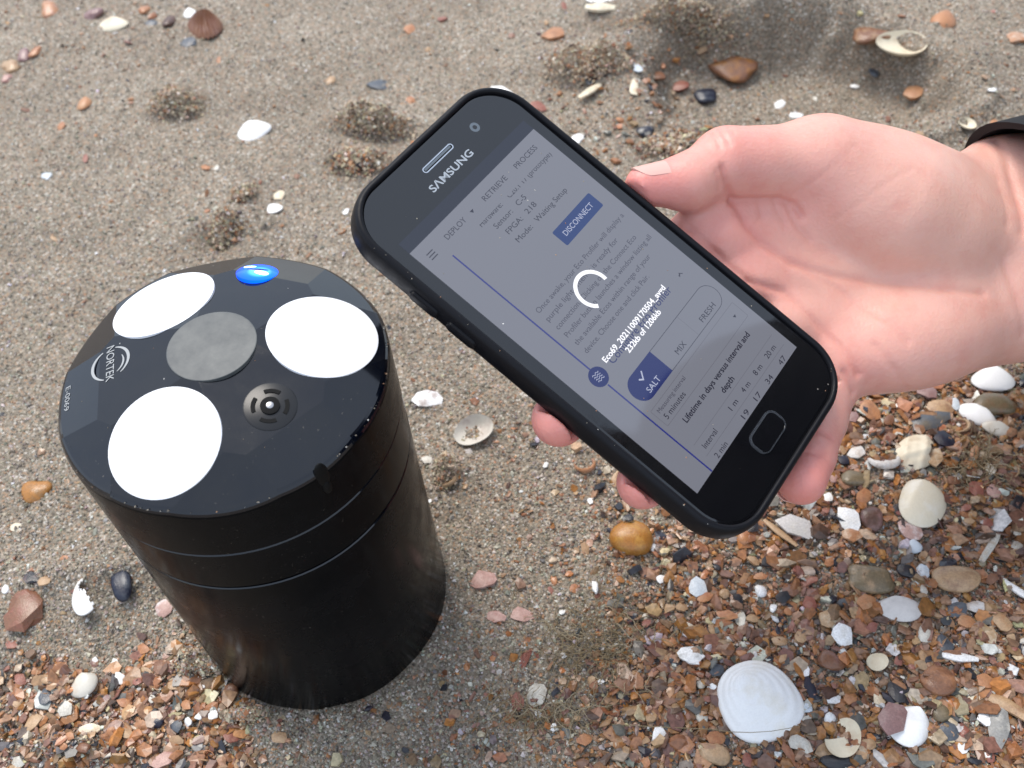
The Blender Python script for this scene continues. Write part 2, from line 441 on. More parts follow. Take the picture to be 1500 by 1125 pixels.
o = obj('centre_sensor', disc_mesh('centre_sensor', .0125, .0002), M['grey_face'], dev); o.matrix_local = on_plane((0, 0, .1466), (0, 0, 1))
# the blue light near the rim
lb = math.radians(67.5 + 9); no = planes[6][1]
def plane_z(pl, x, y):
    co, no = pl; return co[2] - ((x - co[0]) * no[0] + (y - co[1]) * no[1]) / no[2]
def top_z(x, y): return min(plane_z(p, x, y) for p in planes)
def facet(x, y): return min(planes, key=lambda p: plane_z(p, x, y))
lx, ly = .0085, .0335
fc = facet(lx, ly)
mled = on_plane((lx, ly, top_z(lx, ly)), fc[1])
V, F = lathe([(.0062, -.001), (.0062, .0001), (.0052, .0005), (.0036, .0008), (.0016, .0009)], 40)
led = obj('indicator_light', mesh_np('indicator_light', V, F, sharp=50), M['led_blue'], dev); led.matrix_local = mled
def blob(name, rx, ry, rz, m, parent, loc, rot=0):
    bm = bmesh.new(); bmesh.ops.create_uvsphere(bm, u_segments=20, v_segments=12, radius=1)
    bmesh.ops.scale(bm, vec=(rx, ry, rz), verts=bm.verts)
    o = obj(name, bm_mesh(name, bm, 80), m, parent); o.location = loc; o.rotation_euler[2] = rot; return o
_n = N(M['led_blue']); _tc = _n.new('ShaderNodeTexCoord'); _vm = _n.new('ShaderNodeVectorMath', operation='DISTANCE')
_q = mled.to_3x3().inverted() @ Vector((.0008, -.0012, 0)); _vm.inputs[1].default_value = (_q.x, _q.y, .0006)
_n.link(_tc.outputs['Object'], _vm.inputs[0]); _ml = _n.new('ShaderNodeMath', operation='MULTIPLY'); _ml.inputs[1].default_value = 1 / .0075; _n.link(_vm.outputs['Value'], _ml.inputs[0])
_n.link(_n.ramp(_ml.outputs[0], [(.0, (.25, .72, 1.0)), (.26, (.06, .38, 1.0)), (.5, (.0, .10, .95)), (1.0, (.0, .02, .5))]).outputs[0], _n.b.inputs['Emission Color'])
# bright core and crescent, in directions taken in the beach plane
inv = mled.to_3x3().inverted()
def ld(x, y, z): v = inv @ Vector((x, y, 0)); return (v.x, v.y, z)
blob('light_core', .0026, .0015, .0003, M['led_core'], led, ld(.0012, -.0018, .0007))
blob('light_crescent', .0024, .0009, .0003, M['led_core'], led, ld(-.0018, .0027, .0006), .4)
blob('light_shade', .0033, .0008, .0003, M['led_dark'], led, ld(.0002, .0004, .0008), .3)
# round plug with slots between two discs
pb = math.radians(-52.5)
q = [v for v in gp(397, 598, .1415)[0]]; bx, by = q[0] - DEV[0], q[1] - DEV[1]
mp = on_plane((bx, by, top_z(bx, by)), facet(bx, by)[1])
M['plug_black'] = mat('plug_black', (.010, .010, .011), .3, .4)
M['hole'] = mat('hole_black', (.002, .002, .002), .7, .2)
V, F = lathe([(.0072, -.001), (.0072, .0001), (.0068, .0003)], 48); plug = obj('plug', mesh_np('plug', V, F, sharp=40), M['plug_black'], dev); plug.matrix_local = mp
for k in range(4):
    bm = bmesh.new(); a0 = k * math.pi / 2 + .35
    vs_ = []
    for j in range(9):
        a = a0 + j / 8 * .95
        vs_.append([bm.verts.new((rr * math.cos(a), rr * math.sin(a), zz)) for rr, zz in ((.0040, .0002), (.0040, .0005), (.0051, .0005), (.0051, .0002))])
    for j in range(8):
        for i in range(3): bm.faces.new((vs_[j][i], vs_[j][i + 1], vs_[j + 1][i + 1], vs_[j + 1][i]))
    bm.faces.new(vs_[0]); bm.faces.new(vs_[8])
    obj('slot', bm_mesh('slot', bm), M['hole'], plug)
V, F = lathe([(.0026, .0002), (.0026, .0008), (.0020, .0009)], 32); obj('socket', mesh_np('socket', V, F, sharp=40), M['hole'], plug)
V, F = lathe([(.0010, .0005), (.0010, .0009), (.0007, .0010)], 24); obj('pin', mesh_np('pin', V, F, sharp=40), M['steel'], plug)
# keyhole notch on the rim
na = math.radians(-52.5)
for rr, zz, sx, sz in ((.0468, .1322, .0021, .0052), (.0473, .1275, .0014, .003)):
    blob('notch', .0012, sx, sz, M['hole'], dev, (rr * math.cos(na), rr * math.sin(na), zz), na)

FONT = None
def text_mesh(s, width=None, height=None, font_size=1.0, bold=False, clip=None):
    cu = bpy.data.curves.new('t', 'FONT'); cu.body = s; cu.size = font_size; cu.resolution_u = 3
    if bold: cu.offset = 0.018
    o = bpy.data.objects.new('t', cu); col.objects.link(o)
    dg = bpy.context.evaluated_depsgraph_get(); me = bpy.data.meshes.new_from_object(o.evaluated_get(dg))
    bpy.data.objects.remove(o); bpy.data.curves.remove(cu)
    n = len(me.vertices); c = np.zeros(n * 3, np.float32); me.vertices.foreach_get('co', c); c = c.reshape(-1, 3)
    x0, x1 = c[:, 0].min(), c[:, 0].max()
    if clip is not None:
        bm = bmesh.new(); bm.from_mesh(me)
        bmesh.ops.bisect_plane(bm, geom=bm.verts[:] + bm.edges[:] + bm.faces[:], plane_co=(0, clip, 0), plane_no=(0, 1, 0), clear_outer=True)
        bm.to_mesh(me); bm.free(); n = len(me.vertices); c = np.zeros(n * 3, np.float32); me.vertices.foreach_get('co', c); c = c.reshape(-1, 3)
    sx = width / (x1 - x0) if width else height
    sy = height if height else sx
    c[:, 0] = (c[:, 0] - x0) * sx; c[:, 1] *= sy
    me.vertices.foreach_set('co', c.ravel()); me.update()
    return me
def dev_text(s, c, along, size_w, size_h, name='lettering'):
    """lettering on the head's top; c and along in the instrument's plan"""
    me = text_mesh(s, size_w, size_h); fc = facet(*c); z = Vector(fc[1]).normalized()
    x = Vector((along[0], along[1], 0)); x = (x - z * x.dot(z)).normalized(); y = z.cross(x)
    m = Matrix((x, y, z)).transposed().to_4x4()
    p = Vector((c[0], c[1], top_z(*c))) + z * .00012 - x * size_w / 2 - y * size_h * .36
    m.translation = p
    o = obj(name, me, M['print'], dev); o.matrix_local = m
    return m, x, y, z
def devp(px, py, z=.139):
    q = gp(px, py, z)[0]; return np.array([q[0] - DEV[0], q[1] - DEV[1]])
a, b = devp(169, 520, .138), devp(168, 568, .138)
mt, tx, ty, tz = dev_text('NORTEK', tuple((a + b) / 2), tuple(b - a), float(np.linalg.norm(b - a)) * 1.05, .0036)
logo_c = (a + b) / 2
def arc_part(name, c, x, y, z, r0, r1, a0, a1, m, parent, lift=.0001, seg=28):
    bm = bmesh.new(); prev = None
    for j in range(seg + 1):
        t = a0 + (a1 - a0) * j / seg
        w = (r1 - r0) * (0.35 + .65 * math.sin(math.pi * j / seg))
        rm = (r0 + r1) / 2
        pr = [bm.verts.new(c + z * lift + (x * math.cos(t) + y * math.sin(t)) * (rm + s * w / 2)) for s in (-1, 1)]
        if prev: bm.faces.new((prev[0], prev[1], pr[1], pr[0]))
        prev = pr
    return obj(name, bm_mesh(name, bm), m, parent)
lc = Vector((logo_c[0], logo_c[1], top_z(*logo_c)))
arc_part('logo_swoosh', lc, tx, ty, tz, .0052, .0061, math.radians(35), math.radians(165), M['print'], dev)
arc_part('logo_swoosh', lc, tx, ty, tz, .0052, .0061, math.radians(205), math.radians(340), M['print'], dev)
arc_part('logo_swoosh', lc + tx * .0004, tx, ty, tz, .0038, .0044, math.radians(30), math.radians(120), M['print'], dev)
a, b = devp(101, 565, .135), devp(97, 610, .135)
c0 = (a + b) / 2; c0 = c0 / np.linalg.norm(c0) * .0437
dev_text('E-0069', tuple(c0), tuple(b - a), .0088, .0026, 'serial_number')
# sand stuck to the wet rim
def stuck():
    n = 110
    a = rng.uniform(0, 2 * np.pi, n); V = []; F = []; C = []
    lst = [((.0467 + .0004 * rng.random()) * math.cos(t), (.0467 + .0004 * rng.random()) * math.sin(t), None) for t in a[:75]]
    lst += [(rng.uniform(.01, .045) * math.cos(t), rng.uniform(.01, .045) * math.sin(t), None) for t in a[75:]]
    k = 0
    for x, y, _ in lst:
        if min(math.hypot(x - p[0][0], y - p[0][1]) for p in planes[1:4]) < .0168 or math.hypot(x, y) < .0135: continue
        s = rng.uniform(.00012, .0004); z = top_z(x, y)
        for v in np.array([(1, 0, 0), (-1, 0, 0), (0, 1, 0), (0, -1, 0), (0, 0, 1), (0, 0, -1)], float):
            V.append((x + v[0] * s * rng.uniform(.6, 1.3), y + v[1] * s * rng.uniform(.6, 1.3), z + v[2] * s * .6))
        F += [[i + k * 6 for i in t] for t in ((0, 2, 4), (2, 1, 4), (1, 3, 4), (3, 0, 4), (2, 0, 5), (1, 2, 5), (3, 1, 5), (0, 3, 5))]
        C += [PAL_GRAIN[rng.integers(0, len(PAL_GRAIN))] * .55] * 6; k += 1
    me = mesh_np('stuck_sand', V, np.array(F), col_attr=np.array(C)); o = obj('stuck_sand', me, M['grain'], dev); o['kind'] = 'stuff'
stuck()

# ------------------------------------------------------------------ the phone
PH_C = np.array([.03021633, .19450952, .14244901])
PH_X = np.array([.6499267, .75916092, .03563678]); PH_Y = np.array([-.6922608, .57199847, .43999174])
PH_X /= np.linalg.norm(PH_X); PH_Y -= PH_X * (PH_X @ PH_Y); PH_Y /= np.linalg.norm(PH_Y); PH_N = np.cross(PH_X, PH_Y)
PH_M = Matrix((Vector(PH_X), Vector(PH_Y), Vector(PH_N))).transposed().to_4x4(); PH_M.translation = Vector(PH_C)
MM = .001
M['case'] = mat('case_rubber', (.006, .006, .008), .42, .18)
_n = N(M['case']); _z = _n.noise(300, 4, .6); _n.rough(_n.ramp(_z.outputs[0], [(.35, (.34,) * 3), (.7, (.55,) * 3)]).outputs[0])
M['glass'] = mat('front_glass', (.004, .004, .005), .035, .75)
_n = N(M['glass']); _z = _n.noise(60, 6, .7); _n.rough(_n.ramp(_z.outputs[0], [(.45, (.02,) * 3), (.75, (.16,) * 3)]).outputs[0])
def screen_mat(name, c, s=1.0):
    return mat(name, (.004, .004, .005), .05, .75, Emission_Color=(*c, 1), Emission_Strength=s)
SC = .62
M['screen'] = screen_mat('screen_page', (.18, .187, .225), SC)
M['s_status'] = screen_mat('screen_status', (.006, .008, .02), SC)
M['s_text'] = screen_mat('screen_text', (.024, .024, .04), SC)
M['s_light'] = screen_mat('screen_light_text', (.055, .055, .08), SC)
M['s_bold'] = screen_mat('screen_bold_text', (.015, .015, .030), SC)
M['s_navy'] = screen_mat('screen_navy', (.008, .016, .115), SC)
M['s_button'] = screen_mat('screen_button', (.012, .036, .15), SC)
M['s_line'] = screen_mat('screen_line', (.125, .125, .155), SC)
M['s_vline'] = screen_mat('screen_rule', (.022, .03, .19), SC)
M['s_white'] = screen_mat('screen_white', (.95, .95, 1.0), SC * 1.15)
M['s_pale'] = screen_mat('screen_pale_text', (.42, .45, .58), SC)
M['brand_print'] = mat('silver_print', (.34, .37, .40), .35, .5)
M['chrome'] = mat('chrome_trim', (.55, .57, .60), .18, .5, Metallic=1.0)
M['lens'] = mat('camera_lens', (.10, .12, .14), .15, .6)

phone = empty('smartphone'); phone.matrix_world = PH_M
tag(phone, 'black smartphone in a rubber bumper case with a lit app screen, held by the hand', 'phone')

def rrect(hx0, hx1, hy0, hy1, r, seg=14):
    pts = []
    for cx, cy, a0 in ((hx1 - r, hy1 - r, 0), (hx0 + r, hy1 - r, 90), (hx0 + r, hy0 + r, 180), (hx1 - r, hy0 + r, 270)):
        for i in range(seg + 1):
            a = math.radians(a0 + 90 * i / seg); pts.append((cx + r * math.cos(a), cy + r * math.sin(a)))
    return pts
def loft(rings, cap0=True, cap1=True):
    """rings: list of (points2d, z); mm"""
    V = []; F = []; n = len(rings[0][0])
    for pts, z in rings: V += [(x * MM, y * MM, z * MM) for x, y in pts]
    for k in range(len(rings) - 1):
        for i in range(n):
            j = (i + 1) % n; F.append((k * n + i, k * n + j, (k + 1) * n + j, (k + 1) * n + i))
    if cap0: F.append(tuple(range(n - 1, -1, -1)))
    if cap1: F.append(tuple(range((len(rings) - 1) * n, len(rings) * n)))
    return V, F
def RR(g, z): return (rrect(-36 + g, 36 - g, -68.6 + g, 72 - g, max(15 - g, 2)), z)
V, F = loft([RR(3.2, -8.7), RR(1.6, -8.4), RR(.5, -7.3), RR(0, -5.8), RR(0, -3.2), RR(.25, -.6), RR(.8, .55), RR(1.5, 1.0), RR(2.1, .95), RR(2.45, .55), RR(2.5, -.4)], True, False)
case = obj('case', mesh_np('case', V, F, sharp=50), M['case'], phone)
# side buttons of the case (left side) and a small wear nick
def pill_block(name, y0, y1, x, m, parent, z0=-6.0, z1=-2.2, d=.9):
    pts = rrect(z0, z1, y0, y1, 1.6, 6)
    V = []; F = []; n = len(pts)
    for off, g in ((0, 0), (-d * .7, .15), (-d, .6)):
        cz = (z0 + z1) / 2; cy = (y0 + y1) / 2
        for z, y in pts:
            V.append(((x + off) * MM, (cy + (y - cy) * (1 - g / (y1 - y0) * 2)) * MM, (cz + (z - cz) * (1 - g / (z1 - z0) * 2)) * MM))
    for k in range(2):
        for i in range(n):
            j = (i + 1) % n; F.append((k * n + i, k * n + j, (k + 1) * n + j, (k + 1) * n + i))
    F.append(tuple(range(2 * n, 3 * n)))
    return obj(name, mesh_np(name, V, F, sharp=40), m, parent)
pill_block('volume_button', 33.5, 43.5, -35.9, M['case'], phone); pill_block('volume_button', 20.5, 30.5, -35.9, M['case'], phone)
V, F = loft([(rrect(-33.6, 33.6, -66.2, 69.6, 12.6), -7), (rrect(-33.6, 33.6, -66.2, 69.6, 12.6), -.35), (rrect(-33.2, 33.2, -65.8, 69.2, 12.2), -.08), (rrect(-32.6, 32.6, -65.2, 68.6, 11.6), 0)])
glass = obj('front_glass', mesh_np('front_glass', V, F, sharp=4), M['glass'], phone)
def flat(name, pts, w, m, parent):
    V = [(x * MM, y * MM, w * MM) for x, y in pts]
    return obj(name, mesh_np(name, V, [tuple(range(len(V)))]), m, parent)
screen = flat('screen', [(-29.25, -50.05), (29.25, -50.05), (29.25, 50.05), (-29.25, 50.05)], .02, M['screen'], phone)
flat('status_bar', [(-29.25, 50.05), (29.25, 50.05), (29.25, 53.95), (-29.25, 53.95)], .02, M['s_status'], phone)
def T(s, u0, u1, v, h, m, w=.04, bold=False, clip=None, name='screen_text', parent=None):
    me = text_mesh(s, (u1 - u0) * MM, h * MM / .72, bold=bold, clip=clip)
    o = obj(name, me, M[m], parent or screen); o.location = (u0 * MM, v * MM, w * MM); return o
def bar(u0, u1, v0, v1, m, w=.03, name='rule'):
    return flat(name, [(u0, v0), (u1, v0), (u1, v1), (u0, v1)], w, M[m], screen)
# header
for k in range(3): bar(-26.3, -23.7, 44.4 + k * .95, 44.4 + k * .95 + .32, 's_text', name='menu_icon')
T('DEPLOY', -18.3, -9.6, 45.2, 1.75, 's_text'); T('RETRIEVE', -.9, 9.9, 45.2, 1.75, 's_text'); T('PROCESS', 14.5, 24.9, 45.2, 1.75, 's_text')
flat('arrow', [(-7.0, 46.4), (-5.5, 46.4), (-6.25, 45.4)][::-1], .04, M['s_bold'], screen)
T('Hardware:', -8.2, 1.8, 40.9, 1.75, 's_text', clip=.42); T('C20.1 17 (prototype)', 5.1, 26.3, 40.9, 1.75, 's_text', clip=.42)
T('Sensor:', -5.5, 2.3, 37.5, 1.75, 's_text'); T('C-5', 5.0, 9.0, 37.5, 1.75, 's_text')
T('FPGA:', -4.3, 2.6, 34.0, 1.75, 's_text'); T('218', 4.9, 9.4, 34.0, 1.75, 's_text')
T('Mode:', -4.3, 2.6, 30.4, 1.75, 's_text'); T('Waiting Setup', 4.9, 20.0, 30.4, 1.75, 's_text')
flat('button', rrect(5.2, 24.2, 19.8, 25.5, .5, 3), .03, M['s_button'], screen); T('DISCONNECT', 7.6, 21.8, 21.8, 1.75, 's_pale', .05)
bar(-21.35, -20.85, -7.2, 41.4, 's_vline'); bar(-21.35, -20.85, -50.0, -13.4, 's_vline')
for v, s, u1 in ((13.2, 'Once awake, your Eco Profiler will display a', 26), (9.8, 'purple light when it is ready for', 17.9), (6.3, 'connection. Clicking on the Connect Eco', 22.8),
                 (3.0, 'Profiler button launches a window listing all', 26.3), (-.4, 'the available Ecos within range of your', 20.8), (-3.8, 'device. Choose one and click Pair.', 15.0)):
    T(s, -17.8, u1, v, 1.7, 's_light')
# spinner
def ring2(name, cx, cy, r0, r1, a0, a1, w, m, seg=40):
    V = []; F = []
    for j in range(seg + 1):
        a = math.radians(a0 + (a1 - a0) * j / seg)
        for r_ in (r0, r1): V.append(((cx + r_ * math.cos(a)) * MM, (cy + r_ * math.sin(a)) * MM, w * MM))
    for j in range(seg): F.append((2 * j, 2 * j + 1, 2 * j + 3, 2 * j + 2))
    return obj(name, mesh_np(name, V, F), M[m], screen)
ring2('progress_ring', -.4, 6.4, 4.7, 5.9, -10, 232, .07, 's_white')
T('Configure Eco Profiler', -15.1, 16.5, -11.2, 2.3, 's_navy', .045)
T('Eco69_20211009170504_avgd', -16.2, 15.6, -9.4, 1.75, 's_white', .07, bold=True); T('232kb of 1206kb', -9.1, 8.2, -12.7, 1.75, 's_white', .07, bold=True)
bar(21.8, 22.6, -10.3, -10.0, 's_text', .04, 'caret'); 
flat('caret', [(21.7, -10.6), (22.0, -10.6), (22.65, -9.9), (23.3, -10.6), (23.6, -10.6), (22.65, -9.5)], .041, M['s_text'], screen)
# round icon on the rule
flat('step_icon', [(-21.1 + 3.0 * math.cos(t * math.pi / 20), -10.1 + 3.0 * math.sin(t * math.pi / 20)) for t in range(40)], .04, M['s_navy'], screen)
for k in range(4):
    y = -11.2 + k * .72; pts = [(-22.4 + i * .26, y + .22 * math.sin(i * 1.25)) for i in range(11)]
    flat('wave_mark', pts + [(a, b + .2) for a, b in pts[::-1]], .05, M['s_pale'], screen)
# segmented control
pts = rrect(-18.9, 26.7, -25.2, -16.8, 4.19, 10)
def outline(name, pts, t, w, m):
    n = len(pts); cx = sum(p[0] for p in pts) / n; cy = sum(p[1] for p in pts) / n
    inn = []
    for i in range(n):
        a, b = pts[i - 1], pts[(i + 1) % n]; tx_, ty_ = b[0] - a[0], b[1] - a[1]; l = math.hypot(tx_, ty_) or 1
        inn.append((pts[i][0] - ty_ / l * t, pts[i][1] + tx_ / l * t))
    V = [(x * MM, y * MM, w * MM) for x, y in pts + inn]
    return obj(name, mesh_np(name, V, [(i, (i + 1) % n, n + (i + 1) % n, n + i) for i in range(n)]), M[m], screen)
outline('selector_outline', pts, .16, .032, 's_text')
flat('selected_segment', [p for p in rrect(-18.9, 4, -25.2, -16.8, 4.19, 10) if p[0] < -10] [:0] + [(-4.4, -25.2), (-4.4, -16.8)] + [p for p in rrect(-18.9, 4, -25.2, -16.8, 4.19, 10) if p[0] < -14.6], .036, M['s_navy'], screen)
bar(10.4, 10.5, -25.1, -16.9, 's_line')
T('SALT', -14.6, -8.9, -24.0, 1.8, 's_pale', .05); T('MIX', .9, 5.4, -23.9, 1.8, 's_text'); T('FRESH', 14.7, 22.2, -23.9, 1.8, 's_text')
flat('tick', [(-13.9, -19.4), (-13.5, -19.1), (-12.7, -19.9), (-11.2, -18.1), (-10.9, -18.4), (-12.7, -20.5)][::-1], .05, M['s_pale'], screen)
outline('field_outline', rrect(-19.2, 26.9, -33.2, -27.0, .4, 3), .14, .032, 's_line')
T('Measuring interval', -17.6, -3.6, -29.4, 1.35, 's_light'); T('5 minutes', -17.5, -7.6, -32.1, 1.8, 's_bold')
flat('arrow', [(22.9, -29.8), (24.2, -29.8), (23.55, -30.6)][::-1], .04, M['s_bold'], screen)
T('Lifetime in days versus interval and', -14.5, 21.9, -36.9, 1.85, 's_bold', bold=True); T('depth', .7, 6.7, -40.6, 1.85, 's_bold', bold=True)
bar(-18.5, 27, -42.0, -41.88, 's_line'); bar(-18.5, 27, -46.5, -46.38, 's_line')
for s, u0, u1 in (('Interval', -16.9, -10.3), ('1 m', -2.1, 1.6), ('4 m', 5.1, 8.9), ('8 m', 12.3, 16.1), ('20 m', 19.4, 24.4)): T(s, u0, u1, -45.2, 1.75, 's_bold')
for s, u0, u1 in (('2 min', -16.8, -11.3), ('19', -1.6, 1.4), ('17', 5.7, 8.5), ('34', 12.7, 15.7), ('47', 20.6, 23.8)): T(s, u0, u1, -49.5, 1.75, 's_text')
# hardware on the glass
T('S\u039bMSUNG', -9.6, 9.1, 57.2, 2.25, 'brand_print', .03, bold=True, name='brand_lettering', parent=phone)
def ring3(name, pts, t, w0, w1, m, parent):
    n = len(pts); inn = []
    for i in range(n):
        a, b = pts[i - 1], pts[(i + 1) % n]; tx_, ty_ = b[0] - a[0], b[1] - a[1]; l = math.hypot(tx_, ty_) or 1
        inn.append((pts[i][0] - ty_ / l * t, pts[i][1] + tx_ / l * t))
    V, F = loft([(pts, w0), (pts, w1), (inn, w1), (inn, w0)], False, False)
    return obj(name, mesh_np(name, V, F, sharp=40), M[m], parent)
ear = flat('earpiece', rrect(-6.4, 6.4, 62.6, 64.1, .74, 8), .012, M['hole'], phone)
ring3('earpiece_trim', rrect(-6.6, 6.6, 62.4, 64.3, .94, 8), .34, -.2, .14, 'chrome', phone)
bar2 = flat('mesh', rrect(-5.9, 5.9, 63.15, 63.85, .3, 4), .03, M['lens'], ear)
cl = flat('camera_lens', [(16.3 + 1.55 * math.cos(t * math.pi / 16), 62.5 + 1.55 * math.sin(t * math.pi / 16)) for t in range(32)], .012, M['lens'], phone)
flat('pupil', [(16.3 + .7 * math.cos(t * math.pi / 12), 62.5 + .7 * math.sin(t * math.pi / 12)) for t in range(24)], .02, M['glass'], cl)
V, F = loft([(rrect(-6.4, 6.6, -60.0, -53.4, 2.5, 10), -.2), (rrect(-6.4, 6.6, -60.0, -53.4, 2.5, 10), .16), (rrect(-6.1, 6.3, -59.7, -53.7, 2.2, 10), .22)])
hb = obj('home_button', mesh_np('home_button', V, F, sharp=8), M['glass'], phone)
ring3('button_trim', rrect(-6.75, 6.95, -60.35, -53.05, 2.85, 10), .34, -.2, .26, 'chrome', hb)
def specks():
    V = []; F = []; Cc = []
    spots = [(rng.uniform(-32, 32), rng.uniform(-65, 68), .06) for _ in range(26)] + [(-34.6 + rng.normal(0, .4), rng.uniform(-60, 60), .95) for _ in range(14)] + [(rng.uniform(20, 34), rng.uniform(-67, -60), .9) for _ in range(8)]
    for k, (u, v, w) in enumerate(spots):
        s = rng.uniform(.10, .26)
        for d in ((1, 0, 0), (-1, 0, 0), (0, 1, 0), (0, -1, 0), (0, 0, 1), (0, 0, -1)):
            V.append(((u + d[0] * s * rng.uniform(.6, 1.4)) * MM, (v + d[1] * s * rng.uniform(.6, 1.4)) * MM, (w + d[2] * s * .6) * MM))
        F += [[i + k * 6 for i in t] for t in ((0, 2, 4), (2, 1, 4), (1, 3, 4), (3, 0, 4), (2, 0, 5), (1, 2, 5), (3, 1, 5), (0, 3, 5))]
        Cc += [PAL_GRAIN[rng.integers(0, len(PAL_GRAIN))]] * 6
    o = obj('sand_specks', mesh_np('sand_specks', V, np.array(F), col_attr=np.array(Cc)), M['grain'], phone); o['kind'] = 'stuff'
specks()

# ------------------------------------------------------------------ the person holding the phone
def uvw(px, py, w):
    """photo pixel -> point in the phone's own frame (mm) at height w above the glass plane"""
    d = rays(px, py)[0]; P0 = PH_C + PH_N * w * MM
    t = ((P0 - CAM) @ PH_N) / (d @ PH_N); q = CAM + d * t - PH_C
    return np.array([q @ PH_X, q @ PH_Y, q @ PH_N]) / MM
CAM_L = np.array([(CAM - PH_C) @ PH_X, (CAM - PH_C) @ PH_Y, (CAM - PH_C) @ PH_N]) / MM
def seg_d(P, a, b, ra, rb):
    ab = b - a; t = np.clip(((P - a) @ ab) / (ab @ ab), 0, 1)
    return np.linalg.norm(P - a - t[..., None] * ab, axis=-1) - (ra + (rb - ra) * t)
def ell_d(P, c, ax, r):
    """ax: 3x3 rows = unit axes; r: 3 radii"""
    q = (P - c) @ ax.T; k0 = np.linalg.norm(q / r, axis=-1); k1 = np.linalg.norm(q / (r * r), axis=-1)
    return k0 * (k0 - 1) / np.maximum(k1, 1e-9)
def smin(a, b, k):
    h = np.clip(.5 + .5 * (b - a) / k, 0, 1); return b + (a - b) * h - k * h * (1 - h)
def frame(x, up):
    x = x / np.linalg.norm(x); z = up - x * (up @ x); z /= np.linalg.norm(z); return np.array([x, np.cross(z, x), z])

J = {k: uvw(*v) for k, v in dict(
    wr_a=(1470, 290, -8), wr_b=(1470, 372, -9), wr_c=(1475, 440, -13),
    cm_i=(1400, 330, -14), cm_m=(1410, 385, -14), cm_r=(1410, 430, -16), cm_p=(1400, 470, -17),
    mc_i=(1045, 350, -15), mc_m=(1085, 420, -18), mc_r=(1145, 485, -18), mc_p=(1215, 535, -17),
    pi_i=(900, 420, -21.5), ti_i=(780, 470, -20),
    pi_m=(960, 505, -21.5), di_m=(885, 563, -19.5), ti_m=(819, 614, -11),
    pi_r=(1040, 585, -21.5), di_r=(985, 650, -19.5), ti_r=(942, 707, -11),
    pi_p=(1200, 615, -18), di_p=(1186, 668, -15), ti_p=(1174, 703, -12),
    th_mc=(1203, 243, 2), th_ip=(1064, 239, 1.0), th_md=(1008, 267, 0.5), th_ti=(944, 272, -1.0), th_cm=(1420, 300, -8)).items()}
_wd = (J['wr_b'] - uvw(1300, 385, -12)); _wd /= np.linalg.norm(_wd)
ELBOW_L = J['wr_b'] + _wd * 235 + np.array([0, 0, 8.])
CREASES = []
def hand_sdf(P, creases=True):
    # palm
    d = 1e9
    for a, b, ra, rb in (('cm_i', 'mc_i', 16, 12.5), ('cm_m', 'mc_m', 16, 12.5), ('cm_r', 'mc_r', 15, 12), ('cm_p', 'mc_p', 14.5, 11.5)):
        s = seg_d(P, J[a], J[b], ra, rb); d = s if np.isscalar(d) else smin(d, s, 7)
    fwd = J['mc_m'] - J['cm_m']; nz = np.array([0, 0, 1.])
    c = uvw(1315, 308, -2); ax = frame(uvw(1190, 262, -1) - uvw(1440, 362, -1), nz)
    d = smin(d, ell_d(P, c, ax, np.array([41., 25., 20.5])), 5)
    c = uvw(1372, 478, -10); ax = frame(uvw(1250, 535, -8) - uvw(1480, 440, -8), nz)
    d = smin(d, ell_d(P, c, ax, np.array([38., 18., 15.])), 8)
    # wrist and forearm
    e = ELBOW_L
    for k, off, r0 in (('wr_a', -13, 20.5), ('wr_b', 0, 22.5), ('wr_c', 13, 20)):
        side = (J['wr_c'] - J['wr_a']); side /= np.linalg.norm(side)
        d = smin(d, seg_d(P, J[k], e + side * off * 1.6, r0, 30), 9)
    for a, b in (('wr_a', 'cm_i'), ('wr_b', 'cm_m'), ('wr_c', 'cm_p')):
        d = smin(d, seg_d(P, J[a], J[b], 19, 15), 8)
    # thumb
    t = seg_d(P, J['th_cm'], J['th_mc'], 16, 13.3)
    t = smin(t, seg_d(P, J['th_mc'], uvw(1300, 305, 0), 14, 19), 8)
    t = smin(t, seg_d(P, J['th_mc'], J['th_ip'], 13.3, 11), 6)
    tip = J['th_ti']; ip = J['th_ip']
    t = smin(t, seg_d(P, ip, J['th_md'], 10.4, 8.3), 2.5)
    t = smin(t, seg_d(P, J['th_md'], tip, 8.4, 6.0), 3)
    d = smin(d, t, 7)
    # web between thumb and index
    d = smin(d, seg_d(P, uvw(1180, 320, -10), uvw(1090, 330, -14), 12, 10), 7)
    # fingers, kept apart from one another
    fing = None
    for chain in ((('mc_i', 11.5), ('pi_i', 9.3), ('ti_i', 7.6)), (('mc_m', 11.5), ('pi_m', 9.2), ('di_m', 8.4), ('ti_m', 7.7)),
                  (('mc_r', 11), ('pi_r', 8.8), ('di_r', 8.1), ('ti_r', 7.4)), (('mc_p', 10.5), ('pi_p', 8.2), ('di_p', 7.4), ('ti_p', 7.3))):
        f = None
        for (a, ra), (b, rb) in zip(chain[:-1], chain[1:]):
            s = seg_d(P, J[a], J[b], ra, rb); f = s if f is None else smin(f, s, 2)
        fing = f if fing is None else np.minimum(fing, f)
    d = smin(d, fing, 5)
    # the phone presses into the flesh
    bx = np.maximum(np.maximum(np.abs(P[..., 0]) - 36.1, np.maximum(-68.7 - P[..., 1], P[..., 1] - 72.1)), np.maximum(-8.8 - P[..., 2], P[..., 2] - 3))
    d = np.maximum(d, -bx)
    return d
def hit(px, py):
    """where the line of sight through a pixel of the photo meets the skin"""
    a = uvw(px, py, 30); b = uvw(px, py, -40); t = np.linspace(0, 1, 500)
    P = a + (b - a) * t[:, None]; d = hand_sdf(P, False); k = np.argmax(d < 0)
    return P[k] if d[k] < 0 else None
